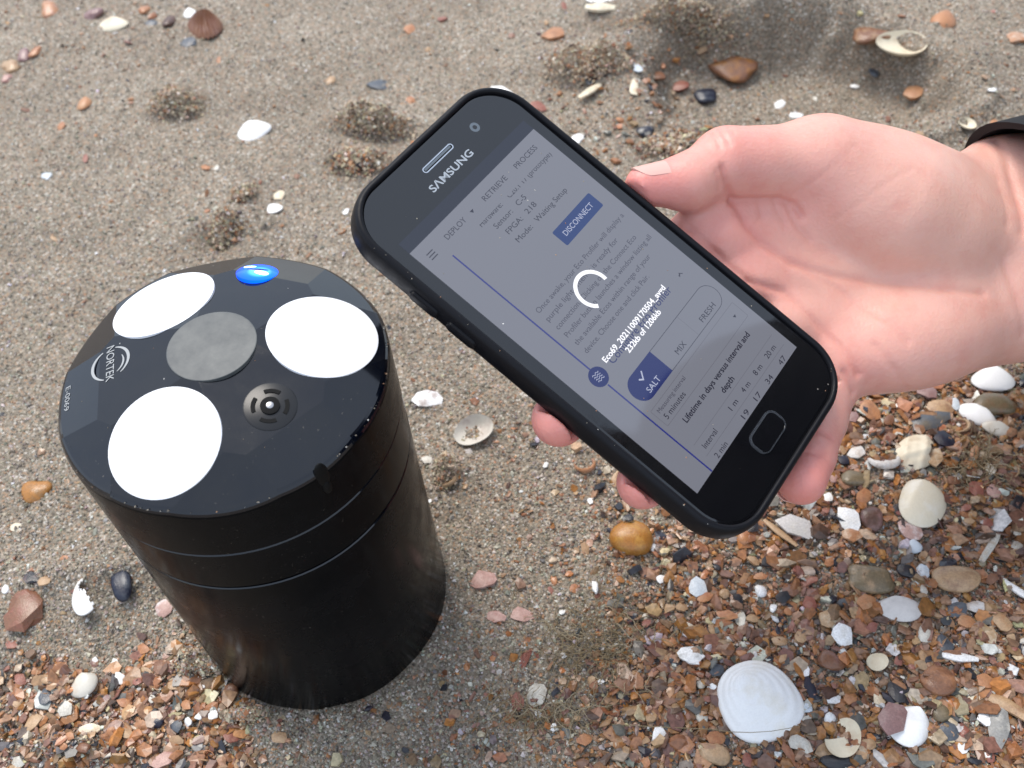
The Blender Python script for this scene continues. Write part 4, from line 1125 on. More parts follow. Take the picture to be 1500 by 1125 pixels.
def piece(kind, px, py, w, h, ang, colour, label, group=None, tilt=None, sink=.0, extra=None, me=None, lift=0.0, tint=None):
    c, L, Wd, yaw = place_frame(px, py, w, h, ang)
    mt_ = M['stone'] if kind in ('pebble', 'flake') else M['shell'] if kind in ('dome', 'bowl', 'cockle', 'broken', 'lump') else M['chip']
    if me is None:
        kw = extra or {}
        if kind == 'dome': me = valve(L, Wd, **({'k': .34} | kw))
        elif kind == 'bowl': me = valve(L, Wd, flip=True, **({'k': .30, 'umbo': (.25, .4)} | kw))
        elif kind == 'cockle': me = valve(L, Wd, **({'k': .42, 'rib': 22, 'ring': .6, 'nr': 12, 'na': 144, 'umbo': (.5, .55)} | kw))
        elif kind == 'ribbed': me = valve(L, Wd, **({'k': .16, 'rib': 20, 'na': 100, 'keep': lambda r_, t: .15 < (t % 6.283) < 4.4 and r_ > .12} | kw))
        elif kind == 'broken': me = valve(L, Wd, **({'k': .30} | kw))
        elif kind == 'lump': me = valve(L, Wd, **({'k': .32, 'lump': .16, 'umbo': (.3, .3), 'ring': 2.5} | kw))
        elif kind == 'pebble': me = pebble(L, Wd, **kw)
        elif kind == 'flake': me = pebble(L, Wd, **({'k': .25, 'rough': .2, 'sub': 2, 'sharp': 22} | kw))
        elif kind == 'crescent': me = crescent(L, Wd, **kw)
        elif kind == 'stick': me = stick(L, Wd, **kw)
        else: me = shard(L, Wd, **kw)
        me.materials.append(mt_)
    o = bpy.data.objects.new(NAME[kind], me); col.objects.link(o)
    tl = tilt if tilt is not None else (random.uniform(-.16, .16), random.uniform(-.16, .16))
    z = max(float(height(c[0] + dx, c[1] + dy)) * .5 + c[2] * .5 for dx in (-L / 4, 0, L / 4) for dy in (-Wd / 4, 0, Wd / 4))
    gl = float(grit(np.array([float(px)]), np.array([float(py)]))[0])
    o.location = (c[0], c[1], z - .0001 - .05 * min(L, Wd) * (1 - gl) + .0016 * gl - sink * .001 + lift)
    o.rotation_euler = (tl[0], tl[1], yaw)
    o.color = (*C[colour], 1); t_ = TINT[colour] if tint is None else C[tint]; o['tint'] = [float(q) for q in t_]
    tag(o, label, CATG[NAME[kind]], group)
    return o

LIST = [
 # --- top left
 ('cockle', 300, 40, 48, 42, 20, 'brown', 'brown ribbed cockle shell half sunk in the top left sand', dict(tint='mauve')),
 ('dome', 278, 22, 21, 14, 10, 'white', 'tiny white shell just beside the ribbed brown cockle'),
 ('pebble', 248, 31, 18, 18, 0, 'dkbrown', 'small dark brown pebble left of the ribbed cockle'),
 ('flake', 276, 62, 21, 14, -10, 'slate', 'grey slate chip touching the lower edge of the ribbed cockle'),
 ('flake', 221, 34, 18, 8, 0, 'slate', 'thin slate sliver between cream crescent shell and dark pebble'),
 ('dome', 165, 39, 46, 16, 0, 'cream', 'long cream shell with an orange end near the top left corner', dict(tint='orange')),
 ('pebble', 73, 15, 27, 20, 15, 'orange', 'salmon orange pebble at the top edge, second of its row', dict(tint='pink')),
 ('pebble', 137, 23, 26, 15, 0, 'mauve', 'flat mauve pebble above the long cream shell'),
 ('pebble', 212, 15, 15, 14, 0, 'orange', 'little orange bead of stone above the slate sliver'),
 ('pebble', 15, 98, 26, 18, 20, 'tan', 'tan pebble at the left picture edge below two small stones'),
 ('pebble', 36, 82, 19, 16, 10, 'mauve', 'dull mauve pebble touching a small orange one at far left'),
 ('pebble', 52, 77, 15, 14, 0, 'orange', 'small orange pebble right beside the dull mauve one'),
 ('dome', 123, 152, 22, 17, 0, 'orange', 'lone round orange shell left of the sand clod', dict(tint='tan')),
 ('dome', 371, 194, 53, 24, 17, 'white', 'bright white oblong shell lying alone right of the sand clod'),
 ('shard', 69, 258, 15, 12, 40, 'bluish', 'tiny bluish shell chip alone on the smooth left sand'),
 ('shard', 409, 287, 17, 15, 60, 'cream', 'small cream triangular chip just above a thin white shell'),
 ('dome', 398, 305, 31, 15, -10, 'white', 'thin white oval shell below a cream triangular chip', dict(extra=dict(k=.15))),
 ('pebble', 10, 115, 14, 12, 0, 'pink', 'pinkish pebble cut by the left edge below the tan one'),
 # --- top middle
 ('shard', 600, 45, 20, 15, 0, 'orange', 'bright orange shell chip alone above the phone'),
 ('flake', 557, 124, 30, 16, -8, 'slate', 'dark slate flake up and left of the phone top'),
 ('shard', 812, 52, 32, 22, -15, 'orange', 'brownish orange shell flake above and right of the phone', dict(tint='brown')),
 ('dome', 884, 4, 52, 14, -5, 'white', 'white shell cut by the top edge above a cream sliver'),
 ('stick', 880, 16, 44, 11, -5, 'cream', 'cream shell sliver under the white shell at the top edge'),
 ('shard', 885, 86, 28, 30, 20, 'tan', 'largest tan shell flake on the sand ridge above the thumb'),
 ('shard', 858, 106, 14, 26, 10, 'tan', 'narrow tan flake leaning on the sand ridge'),
 ('stick', 868, 138, 46, 9, 25, 'cream', 'long thin cream shell splinter on the sand ridge'),
 ('flake', 864, 121, 12, 10, 0, 'slate', 'small blue-grey stone by the cream splinter on the ridge'),
 ('dome', 733, 136, 44, 14, -20, 'white', 'white shell peeping out behind the top of the phone'),
 ('shard', 845, 206, 20, 13, 35, 'white', 'white chip beside the right edge of the phone, above the thumb'),
 ('shard', 692, 156, 16, 8, 10, 'orange', 'orange sliver just above the phone top left of the white shell'),
 ('shard', 788, 157, 22, 20, -50, 'redbrown', 'reddish chip against the upper right edge of the phone'),
 ('pebble', 484, 119, 13, 14, 0, 'tan', 'tan crumb of stone left of the slate flake'),
 # --- top right
 ('dome', 1381, 34, 37, 25, -10, 'orange', 'glossy orange shell near the top right, left of the paired fragment', dict(tint='brown')),
 ('shard', 1490, 57, 26, 22, 20, 'orange', 'orange fragment with a pale side at the right picture edge', dict(tint='pale')),
 ('pebble', 1076, 85, 58, 34, -25, 'brown', 'wet brown stone bedded in the hollow above the hand', dict(tint='amber', sink=3, extra=dict(k=.35))),
 ('pebble', 1270, 84, 50, 34, 20, 'brown', 'brown stone behind the cream oval shell above the hand', dict(tint='tan', sink=2.5, extra=dict(k=.35))),
 ('bowl', 1312, 100, 72, 36, -8, 'cream', 'open cream oval shell with sand specks inside, above the hand', dict(tint='tan', lift=.004, tilt=(0, 0))),
 ('pebble', 1279, 112, 14, 14, 0, 'slate', 'small blue-black stone at the left end of the cream oval shell'),
 ('pebble', 1033, 142, 33, 20, 15, 'navy', 'blue-black pebble in the sand just above the thumb knuckle', dict(tint='slate')),
 ('shard', 1338, 138, 26, 22, 30, 'orange', 'curved orange chip below the cream oval shell', dict(tint='tan')),
 ('shard', 928, 132, 14, 27, 0, 'cream', 'upright cream chip above the thumb nail'),
 ('shard', 934, 104, 14, 22, 10, 'bluish', 'bluish white chip above the cream upright one'),
 ('shard', 997, 131, 20, 18, 40, 'redbrown', 'reddish brown flake left of the blue-black pebble'),
 ('shard', 964, 120, 24, 13, 0, 'brown', 'flat brown chip between bluish chip and reddish flake'),
 ('shard', 1142, 153, 13, 16, -30, 'white', 'white chip above the base of the thumb'),
 ('shard', 1165, 170, 24, 9, 5, 'white', 'white sliver hugging the top outline of the hand'),
 ('pebble', 945, 195, 25, 14, 15, 'navy', 'dark glossy pebble just above the thumb nail', dict(tint='pale')),
 ('bowl', 1414, 188, 27, 16, 0, 'cream', 'small cream cup shell next to the black sleeve'),
 ('shard', 1252, 128, 15, 6, 0, 'white', 'tiny white sliver in the hollow above the palm'),
 ('shard', 1170, 27, 0, 0, 0, 'orange', ''),
 # --- middle
 ('shard', 627, 586, 50, 24, 3, 'white', 'white shell strip with a brown patch right of the black cylinder', dict(tint='brown', extra=dict(n=8, jag=.12))),
 ('bowl', 696, 636, 56, 42, 25, 'pale', 'open pale shell with a brown streak between cylinder and phone', dict(tint='mauve', extra=dict(k=.36))),
 ('crescent', 857, 683, 32, 25, -20, 'orange', 'small salmon crescent shell below the left edge of the phone', dict(tint='pink')),
 ('shard', 902, 702, 15, 26, -15, 'tan', 'tan wedge-shaped chip next to a fingertip below the phone'),
 ('pebble', 925, 792, 62, 50, -20, 'amber', 'amber stone with a dark spot below the phone', dict(extra=dict(k=.75, rough=.05))),
 ('flake', 920, 773, 15, 12, -10, 'dark', 'dark spot chip resting on the amber stone', dict(lift=.0065)),
 ('flake', 965, 804, 20, 19, 10, 'dkbrown', 'dark square chip touching the amber stone'),
 ('ribbed', 995, 801, 34, 22, 10, 'tan', 'tan ribbed shell chip right of the amber stone', dict(tint='brown')),
 ('shard', 708, 851, 42, 31, 5, 'pink', 'pink and brown shell piece right of the cylinder base', dict(tint='redbrown')),
 ('shard', 628, 675, 27, 11, -5, 'pale', 'pale sliver against the right side of the cylinder'),
 ('crescent', 650, 700, 34, 40, 60, 'tan', 'sandy curved shell rim right of the cylinder', dict(tint='olive')),
 ('ribbed', 776, 970, 36, 38, -15, 'redbrown', 'dark red ribbed shell fragment left of the weed tuft'),
 ('shard', 787, 1018, 34, 33, 25, 'pale', 'greyish white angular fragment below the dark red ribbed one', dict(tint='olive')),
 ('shard', 758, 1028, 20, 27, 20, 'redbrown', 'rusty chip touching the greyish white angular fragment'),
 ('shard', 726, 904, 32, 20, -25, 'pink', 'pale pink broken piece right of the cylinder foot'),
 ('shard', 765, 902, 36, 24, -5, 'pink', 'flat salmon piece next to the pale pink one', dict(tint='redbrown')),
 ('shard', 1010, 965, 42, 30, -25, 'white', 'white irregular fragment left of the big white clam', dict(tint='grey')),
 ('shard', 1021, 865, 26, 34, 10, 'bluish', 'frayed bluish white fragment with an orange chip at its foot'),
 ('shard', 1033, 879, 26, 18, 25, 'orange', 'orange chip at the foot of the frayed bluish fragment'),
 ('dome', 1112, 1031, 112, 124, 24, 'white', 'large smooth white clam shell near the bottom of the picture', dict(extra=dict(k=.25, umbo=(-.25, .62), nr=30, na=80, sq=2.35, ring=2.2), tint='cream')),
 ('pebble', 1046, 1108, 44, 34, -30, 'tan', 'smooth brown-grey stone at the bottom edge left of the big clam', dict(tint='olive')),
 ('shard', 966, 1080, 23, 26, 0, 'white', 'white chip left of the big white clam near the bottom'),
 ('shard', 1065, 905, 36, 15, -15, 'orange', 'bright orange sliver above the big white clam'),
 ('shard', 1000, 1093, 33, 25, -30, 'orange', 'salmon fragment between the white chip and the brown-grey stone', dict(tint='pink')),
 ('shard', 1048, 1084, 28, 22, 20, 'orange', 'rusty orange fragment tucked under the left edge of the big clam'),
 ('shard', 922, 1002, 44, 26, 20, 'brown', 'brown fragment inside the weed tuft', dict(tint='orange')),
 ('shard', 912, 993, 14, 22, -25, 'orange', 'orange chip standing against the brown fragment in the weed'),
 ('shard', 855, 1085, 26, 20, 10, 'orange', 'dull orange fragment below the weed tuft'),
 ('shard', 968, 851, 16, 13, -25, 'white', 'small white chip right of the weed tuft, under the amber stone'),
 ('shard', 841, 863, 14, 14, 0, 'orange', 'small orange chip above the weed tuft'),
 ('stick', 872, 862, 9, 20, 0, 'white', 'tiny white splinter above the weed tuft'),
 ('shard', 810, 1066, 14, 13, -30, 'white', 'small white triangular chip under the weed tuft'),
 # --- right
 ('dome', 1453, 560, 62, 34, -5, 'white', 'clean white shell at the lower edge of the wrist'),
 ('pebble', 1453, 598, 62, 34, -5, 'olive', 'grey-brown oval pebble under the clean white shell', dict(tint='brown')),
 ('dome', 1430, 612, 64, 24, -25, 'white', 'slender white shell overlapping another below the grey-brown pebble', dict(extra=dict(k=.4))),
 ('dome', 1459, 632, 44, 18, -12, 'pale', 'pale slender shell just right of and below the other slender one'),
 ('lump', 1338, 667, 52, 60, -35, 'cream', 'knobbly cream oyster piece right of the little finger', dict(tint='tan', extra=dict(keep=lambda r_, t: not (.2 < t < 1.2 and r_ > .5)))),
 ('shard', 1365, 674, 30, 28, -30, 'tan', 'apricot piece attached to the right of the cream oyster', dict(tint='cream')),
 ('crescent', 1292, 677, 50, 34, 0, 'pearl', 'pearly hooked shell shard left of the cream oyster', dict(extra=dict(a0=-175, a1=10, wide=.7))),
 ('dome', 1349, 741, 74, 66, -20, 'cream', 'round cream clam with both valves showing, right of the little finger', dict(tint='white', extra=dict(k=.30, umbo=(-.35, .6), ring=2.2, sq=2.3))),
 ('shard', 1160, 778, 78, 36, -25, 'pearl', 'grey-white blade-shaped shard at the lower corner of the phone', dict(tint='pale', extra=dict(n=6, jag=.5))),
 ('stick', 1142, 785, 62, 10, -42, 'tan', 'brownish edge strip along the blade-shaped shard'),
 ('shard', 1241, 766, 34, 40, 10, 'white', 'bright white jagged fragment with dark pits under the little finger'),
 ('shard', 1247, 787, 28, 26, 35, 'orange', 'honey orange fragment below the bright white jagged one', dict(tint='cream')),
 ('shard', 1331, 781, 40, 27, -10, 'pink', 'pinkish white flat shard just below the round cream clam', dict(tint='white')),
 ('dome', 1337, 804, 23, 20, 0, 'bluish', 'small bluish white shell below the pinkish flat shard'),
 ('stick', 1447, 806, 52, 13, 62, 'pale', 'gnarled cream stick of shell near the right edge', dict(tint='tan')),
 ('stick', 1487, 868, 52, 11, -36, 'white', 'straight white shell stick at the right edge'),
 ('shard', 1380, 650, 28, 30, 20, 'navy', 'dark blue mussel fragment right of the cream oyster'),
 ('shard', 1398, 675, 15, 24, -20, 'slate', 'narrow dark slate shard below the dark blue mussel fragment'),
 ('flake', 1490, 741, 24, 24, 0, 'dark', 'black stone at the right picture edge beside a pale pink chip'),
 ('shard', 1452, 724, 25, 20, -20, 'pink', 'pale pink triangular chip left of the black stone'),
 ('pebble', 1248, 705, 36, 25, 0, 'olive', 'dull grey-brown stone right of the little finger'),
 ('pebble', 1276, 764, 34, 30, 0, 'dkbrown', 'very dark brown stone left of the round cream clam', dict(tint='mauve')),
 ('crescent', 1405, 629, 27, 22, 20, 'tan', 'tan curled shell below the two slender white shells', dict(tint='cream')),
 ('flake', 1362, 621, 62, 24, 5, 'slate', 'long dark slate flake above the cream oyster', dict(tint='olive')),
 ('shard', 1376, 602, 44, 23, -8, 'tan', 'tan flat shard just below the palm heel', dict(tint='brown')),
 ('shard', 1272, 607, 28, 32, 15, 'orange', 'rusty folded fragment right of the little finger base', dict(tint='brown')),
 ('shard', 1356, 580, 34, 22, -10, 'mauve', 'mauve flat stone fragment touching the hand lower outline'),
 ('shard', 1318, 598, 20, 8, 0, 'white', 'small white bar of shell right of the rusty folded fragment'),
 ('shard', 1397, 596, 14, 18, 0, 'bluish', 'pale lilac chip beside the tan flat shard'),
 ('shard', 1254, 668, 24, 20, 30, 'pearl', 'pearly chip left of the hooked shard, right of the little finger'),
 ('shard', 1235, 678, 17, 16, 20, 'navy', 'small dark blue chip beside the little finger'),
 ('pebble', 1219, 703, 15, 13, 0, 'pink', 'small pink pebble touching the little finger'),
 ('shard', 1212, 733, 15, 15, 0, 'white', 'small white lump just below the little finger'),
 ('flake', 1101, 771, 20, 22, 0, 'dark', 'black stone under the bottom corner of the phone'),
 # --- lower right
 ('pebble', 1272, 851, 74, 38, -8, 'olive', 'greenish tan rough stone in the gravel, left of the black mussel piece', dict(tint='tan', extra=dict(rough=.16))),
 ('pebble', 1398, 852, 72, 40, -10, 'tan', 'large smooth brown oval stone near the right edge', dict(tint='brown', extra=dict(k=.4, rough=.05))),
 ('pebble', 1326, 839, 28, 19, -10, 'dark', 'black mussel piece between two large stones'),
 ('shard', 1350, 841, 19, 24, 0, 'bluish', 'small bluish white flake left of the large oval stone'),
 ('dome', 1316, 895, 70, 36, -12, 'pearl', 'white shell with grey growth stripes in the lower right gravel', dict(tint='grey', extra=dict(k=.3, ring=3.0, umbo=(-.2, .7)))),
 ('shard', 1268, 886, 32, 24, 15, 'orange', 'apricot piece leaning on the striped white shell', dict(tint='tan')),
 ('flake', 1400, 897, 34, 18, -8, 'slate', 'rectangular slate chip under the large oval stone'),
 ('flake', 1428, 891, 26, 19, 0, 'pearl', 'translucent whitish pebble right of the rectangular slate chip'),
 ('shard', 1215, 910, 34, 28, 15, 'tan', 'tan rounded plate joined to a white broken piece', dict(tint='cream')),
 ('shard', 1232, 932, 30, 40, 30, 'white', 'white broken piece below the tan rounded plate'),
 ('pebble', 1215, 972, 35, 34, 0, 'brown', 'reddish brown blocky pebble right of the big white clam', dict(tint='mauve')),
 ('bowl', 1282, 974, 30, 27, 20, 'cream', 'small cream cup with a dark lower rim in the gravel'),
 ('flake', 1316, 1016, 36, 26, -20, 'dark', 'shiny black shard in the lower right gravel'),
 ('pebble', 1372, 1000, 54, 40, -20, 'brown', 'largest orange-brown stone of the lower right gravel', dict(tint='orange')),
 ('stick', 1403, 967, 56, 13, -8, 'white', 'long white shell bar above the orange-brown stone'),
 ('flake', 1382, 946, 20, 29, 20, 'slate', 'upright slate-blue mussel shard beside the long white bar'),
 ('dome', 1330, 1066, 66, 60, -30, 'white', 'white shell partly covered by a mauve plate near the bottom', dict(tint='pearl')),
 ('shard', 1301, 1063, 46, 48, -40, 'mauve', 'mauve plate resting on a white shell near the bottom', dict(lift=.004, extra=dict(n=7, jag=.12))),
 ('bowl', 1232, 1087, 54, 54, -30, 'cream', 'broken yellowish cup shell at the bottom right of the big clam', dict(tint='tan', extra=dict(k=.3, keep=lambda r_, t: not (2.2 + .2 * math.sin(9 * r_) < t < 3.7) and r_ > .12 + .06 * math.sin(7 * t)))),
 ('shard', 1172, 1094, 40, 22, -25, 'pale', 'pale curved shell directly under the big clam', dict(tint='tan', extra=dict(bow=.35))),
 ('flake', 1387, 1075, 27, 28, 10, 'slate', 'squarish dark slate block right of the mauve plate'),
 ('stick', 1475, 1042, 66, 20, -32, 'tan', 'long tan shell slab at the lower right edge', dict(tint='brown')),
 ('shard', 1459, 1068, 36, 60, -15, 'grey', 'grey upright shell slab at the lower right', dict(tint='pale')),
 ('shard', 1442, 1057, 25, 26, 20, 'white', 'white pentagonal chip on the grey slab'),
 ('pebble', 1228, 1118, 62, 22, 5, 'dark', 'black mussel piece cut by the bottom edge'),
 ('pebble', 1375, 1047, 29, 27, -20, 'olive', 'dark olive stone above the squarish slate block'),
 ('shard', 1440, 1001, 30, 20, -20, 'orange', 'rust orange fragment right of the orange-brown stone'),
 ('shard', 1186, 1012, 18, 36, 10, 'navy', 'dark blue shard tucked under the right side of the big clam'),
 ('shard', 1182, 1040, 14, 16, 0, 'bluish', 'small pale chip below the dark blue shard by the clam'),
 ('shard', 1426, 1025, 24, 14, 15, 'cream', 'yellowish cream flake below the rust orange fragment'),
 ('shard', 1286, 1028, 20, 22, 20, 'cream', 'small cream wedge left of the shiny black shard'),
 ('shard', 1465, 915, 22, 34, 25, 'tan', 'golden tan curved flake near the right edge', dict(tint='orange')),
 ('shard', 1449, 935, 20, 27, -10, 'tan', 'tan folded flake left of the golden curved one', dict(tint='cream')),
 ('shard', 1413, 914, 28, 22, 10, 'orange', 'amber flat flake under the translucent whitish pebble', dict(tint='tan')),
 ('shard', 1113, 848, 22, 11, 0, 'orange', 'rusty ring-shaped chip left of the greenish tan stone'),
 ('shard', 1172, 938, 20, 20, 0, 'tan', 'tan triangular chip between the big clam and the white broken piece'),
 # --- left
 ('pebble', 53, 720, 40, 32, 0, 'amber', 'shiny amber pebble left of the black cylinder', dict(tint='olive')),
 ('shard', 24, 773, 18, 12, 15, 'cream', 'small cream chip below the shiny amber pebble'),
 ('shard', 96, 819, 14, 9, 0, 'orange', 'tiny orange chip left of the broken white shell'),
 ('broken', 133, 868, 50, 70, 8, 'white', 'broken white crescent of shell standing left of the cylinder', dict(tint='cream', extra=dict(k=.3, umbo=(-.3, .1), keep=lambda r_, t: (1.9 + .12 * math.sin(r_ * 19) < t < 5.35 + .15 * math.sin(r_ * 23)) and r_ > .25 + .08 * math.sin(t * 9)))),
 ('pebble', 178, 856, 50, 31, 100, 'navy', 'blue-black stone with a red end beside the broken white shell', dict(tint='slate', extra=dict(k=.7))),
 ('pebble', 40, 893, 66, 56, 50, 'brown', 'heart-shaped reddish brown stone at the left edge', dict(tint='redbrown', extra=dict(k=.42, rough=.24, sub=2, sharp=24))),
 ('flake', 47, 846, 26, 20, 0, 'dark', 'dark purple shell bit above the heart-shaped brown stone', dict(tint='mauve')),
 ('shard', 67, 852, 20, 18, 0, 'tan', 'tan curled bit above the heart-shaped brown stone'),
 ('dome', 8, 863, 12, 12, 0, 'white', 'round white bead of shell at the left edge above the brown stone'),
 ('shard', 240, 893, 30, 24, 20, 'pink', 'pinkish white shell piece touching the left side of the cylinder', dict(tint='white')),
 ('dome', 125, 1006, 42, 34, 10, 'pale', 'sand-coated pale shell in the lower left gravel', dict(tint='tan')),
 ('shard', 100, 1042, 26, 20, 30, 'pale', 'pale grey flake in the lower left gravel', dict(tint='grey')),
 ('shard', 138, 1072, 34, 18, 0, 'cream', 'cream flat flake in the lower left gravel, nearest the corner sand lump'),
 ('pebble', 232, 1060, 24, 20, 0, 'navy', 'blue-black bead in the lower left gravel'),
 ('shard', 315, 1050, 14, 20, -35, 'white', 'white sliver below the left foot of the cylinder'),
 ('shard', 298, 1010, 10, 11, 0, 'white', 'tiny white square chip by the left foot of the cylinder'),
 ('pebble', 340, 1015, 24, 20, 0, 'brown', 'brown crumb against the foot of the cylinder'),
 ('shard', 242, 1117, 40, 24, 10, 'pink', 'large pink-brown flake at the bottom edge, lower left'),
 ('shard', 52, 1062, 34, 22, 30, 'tan', 'curved tan chip at the far lower left'),
 ('pebble', 640, 905, 14, 12, 0, 'orange', 'small orange chip against the right foot of the cylinder'),
]
for row in LIST:
    kind, px, py, w, h, ang, c_, label = row[:8]
    if not label: continue
    kw = row[8] if len(row) > 8 else {}
    piece(kind, px, py, w, h, ang, c_, label, **kw)
big = [o for o in bpy.data.objects if str(o.get('label', '')).startswith('large smooth white clam')][0]
big.rotation_euler[0] += .10

# the next largest fragments, still one by one
ZONES = [('in the gravel right of the phone', 'gravel right of the phone', lambda x, y: x > 1080 and 600 < y < 870),
         ('in the gravel of the lower right corner', 'gravel of the lower right corner', lambda x, y: x > 940 and y >= 870),
         ('in the gravel of the lower left corner', 'gravel of the lower left corner', lambda x, y: x < 420 and y > 930),
         ('on the sand between cylinder and gravel', 'sand between cylinder and gravel', lambda x, y: 620 < x <= 1080 and y > 560),
         ('on the sand above the thumb', 'sand above the thumb', lambda x, y: x > 760 and y < 300),
         ('on the sand of the upper left', 'sand of the upper left', lambda x, y: x <= 760 and y < 360)]
QUOTA = [48, 62, 46, 34, 26, 22]
KIN = [('orange', 'orange', .20), ('tan', 'tan', .20), ('brown', 'brown', .15), ('redbrown', 'reddish', .12), ('mauve', 'mauve', .03), ('white', 'white', .10), ('pale', 'pale grey', .07), ('slate', 'slate grey', .05), ('dark', 'black', .03)]
busy = [(r_[1], r_[2], max(r_[3], r_[4]) * .5) for r_ in LIST if r_[7]]
MARKS = [(300, 40, 'the ribbed cockle'), (165, 39, 'the long cream shell'), (258, 152, 'the sand clod'), (371, 194, 'the white oblong shell'), (398, 305, 'the thin white oval shell'), (557, 124, 'the slate flake'), (123, 152, 'the round orange shell'),
         (600, 45, 'the lone bright orange chip'), (812, 52, 'the brownish orange flake'), (885, 86, 'the tan flake on the ridge'), (880, 10, 'the white shell at the top edge'), (1076, 85, 'the wet brown stone'), (1312, 100, 'the cream oval shell'), (1033, 142, 'the blue-black pebble'),
         (1381, 34, 'the glossy orange shell'), (1414, 188, 'the cream cup by the sleeve'), (928, 132, 'the upright cream chip'), (715, 140, 'the phone top'), (627, 586, 'the white shell strip'), (696, 636, 'the open pale shell'), (857, 683, 'the salmon crescent'), (925, 792, 'the amber stone'),
         (708, 851, 'the pink and brown shell piece'), (776, 970, 'the dark red ribbed fragment'), (880, 950, 'the weed tuft'), (1010, 965, 'the white irregular fragment'), (1021, 868, 'the frayed bluish fragment'), (1112, 1031, 'the big white clam'), (966, 1080, 'the white chip near the bottom'),
         (1453, 575, 'the clean white shell'), (1440, 622, 'the slender white shells'), (1338, 667, 'the cream oyster'), (1349, 741, 'the round cream clam'), (1155, 778, 'the blade-shaped shard'), (1243, 775, 'the bright jagged fragment'), (1447, 806, 'the gnarled shell stick'), (1490, 741, 'the black stone'),
         (1272, 851, 'the greenish tan stone'), (1398, 852, 'the large oval stone'), (1316, 895, 'the striped white shell'), (1487, 868, 'the straight white stick'), (1225, 920, 'the white broken piece'), (1282, 974, 'the small cream cup'), (1372, 1000, 'the orange-brown stone'), (1316, 1016, 'the shiny black shard'),
         (1330, 1066, 'the mauve plate'), (1232, 1087, 'the yellowish cup shell'), (1387, 1075, 'the slate block'), (1459, 1060, 'the grey shell slab'), (1175, 705, 'the little finger'), (53, 720, 'the shiny amber pebble'), (133, 868, 'the broken white crescent'), (40, 893, 'the heart-shaped stone'),
         (125, 1006, 'the sand-coated pale shell'), (100, 1042, 'the pale grey flake'), (232, 1060, 'the blue-black bead'), (315, 1050, 'the white sliver'), (242, 1117, 'the pink-brown bottom flake'), (52, 1062, 'the curved tan chip'), (450, 1050, 'the cylinder foot'), (1215, 972, 'the blocky brown pebble'), (1403, 967, 'the long white bar')]
DIRS = ['right of', 'up and right of', 'above', 'up and left of', 'left of', 'down and left of', 'below', 'down and right of']
used = set()
def near_label(what, x, y, s):
    """a description by the nearest landmark that nothing else carries yet"""
    for d_, mx, my, mn in sorted((math.hypot(x - a, y - b), a, b, n_) for a, b, n_ in MARKS)[:3]:
        dr = DIRS[int(round(math.atan2(my - y, x - mx) / (math.pi / 4))) % 8]
        far_ = 'just ' if d_ < 55 else '' if d_ < 110 else 'well '
        for sz in (('tiny' if s < 12 else 'small' if s < 19 else 'fair-sized'),):
            l = '%s %s %s%s %s' % (sz, what, far_, dr, mn)
            if l not in used: used.add(l); return l
    return None
for (zl, zg, zf), quota in zip(ZONES, QUOTA):
    k = 0; tries = 0
    while k < quota and tries < 6000:
        tries += 1
        x, y = random.uniform(5, 1495), random.uniform(5, 1120)
        if not zf(x, y): continue
        if zl.startswith('in ') and random.random() > float(grit(np.array([x]), np.array([y]))[0]): continue
        s = random.uniform(13, 26) if zl.startswith('in ') else random.uniform(9, 15)
        if any(math.hypot(x - a, y - b) < r_ + s * .45 for a, b, r_ in busy): continue
        P_ = gp(x, y)[0]
        if math.hypot(P_[0] - DEV[0], P_[1] - DEV[1]) < .051: continue
        q = random.random() * sum(a[2] for a in KIN); 
        for cname, cword, wgt in KIN:
            q -= wgt
            if q <= 0: break
        kind = random.choices(['shard', 'pebble', 'flake', 'crescent'], [.68, .16, .10, .06])[0]
        if cname in ('slate', 'dark') and kind == 'crescent': kind = 'flake'
        noun = {'shard': 'shell chip', 'crescent': 'curved shell bit', 'pebble': 'rounded stone', 'flake': 'flat stone chip'}[kind]
        label = near_label('%s %s' % (cword, noun), x, y, s)
        if label is None: continue
        piece(kind, x, y, s, s * random.uniform(.55, .95), random.uniform(0, 180), cname, label, group='loose fragments, %s' % zg,
              tilt=(random.gauss(0, .22), random.gauss(0, .22)), extra=dict(n=7) if kind == 'shard' else dict(sub=2) if kind in ('pebble', 'flake') else None)
        busy.append((x, y, s * .5)); k += 1

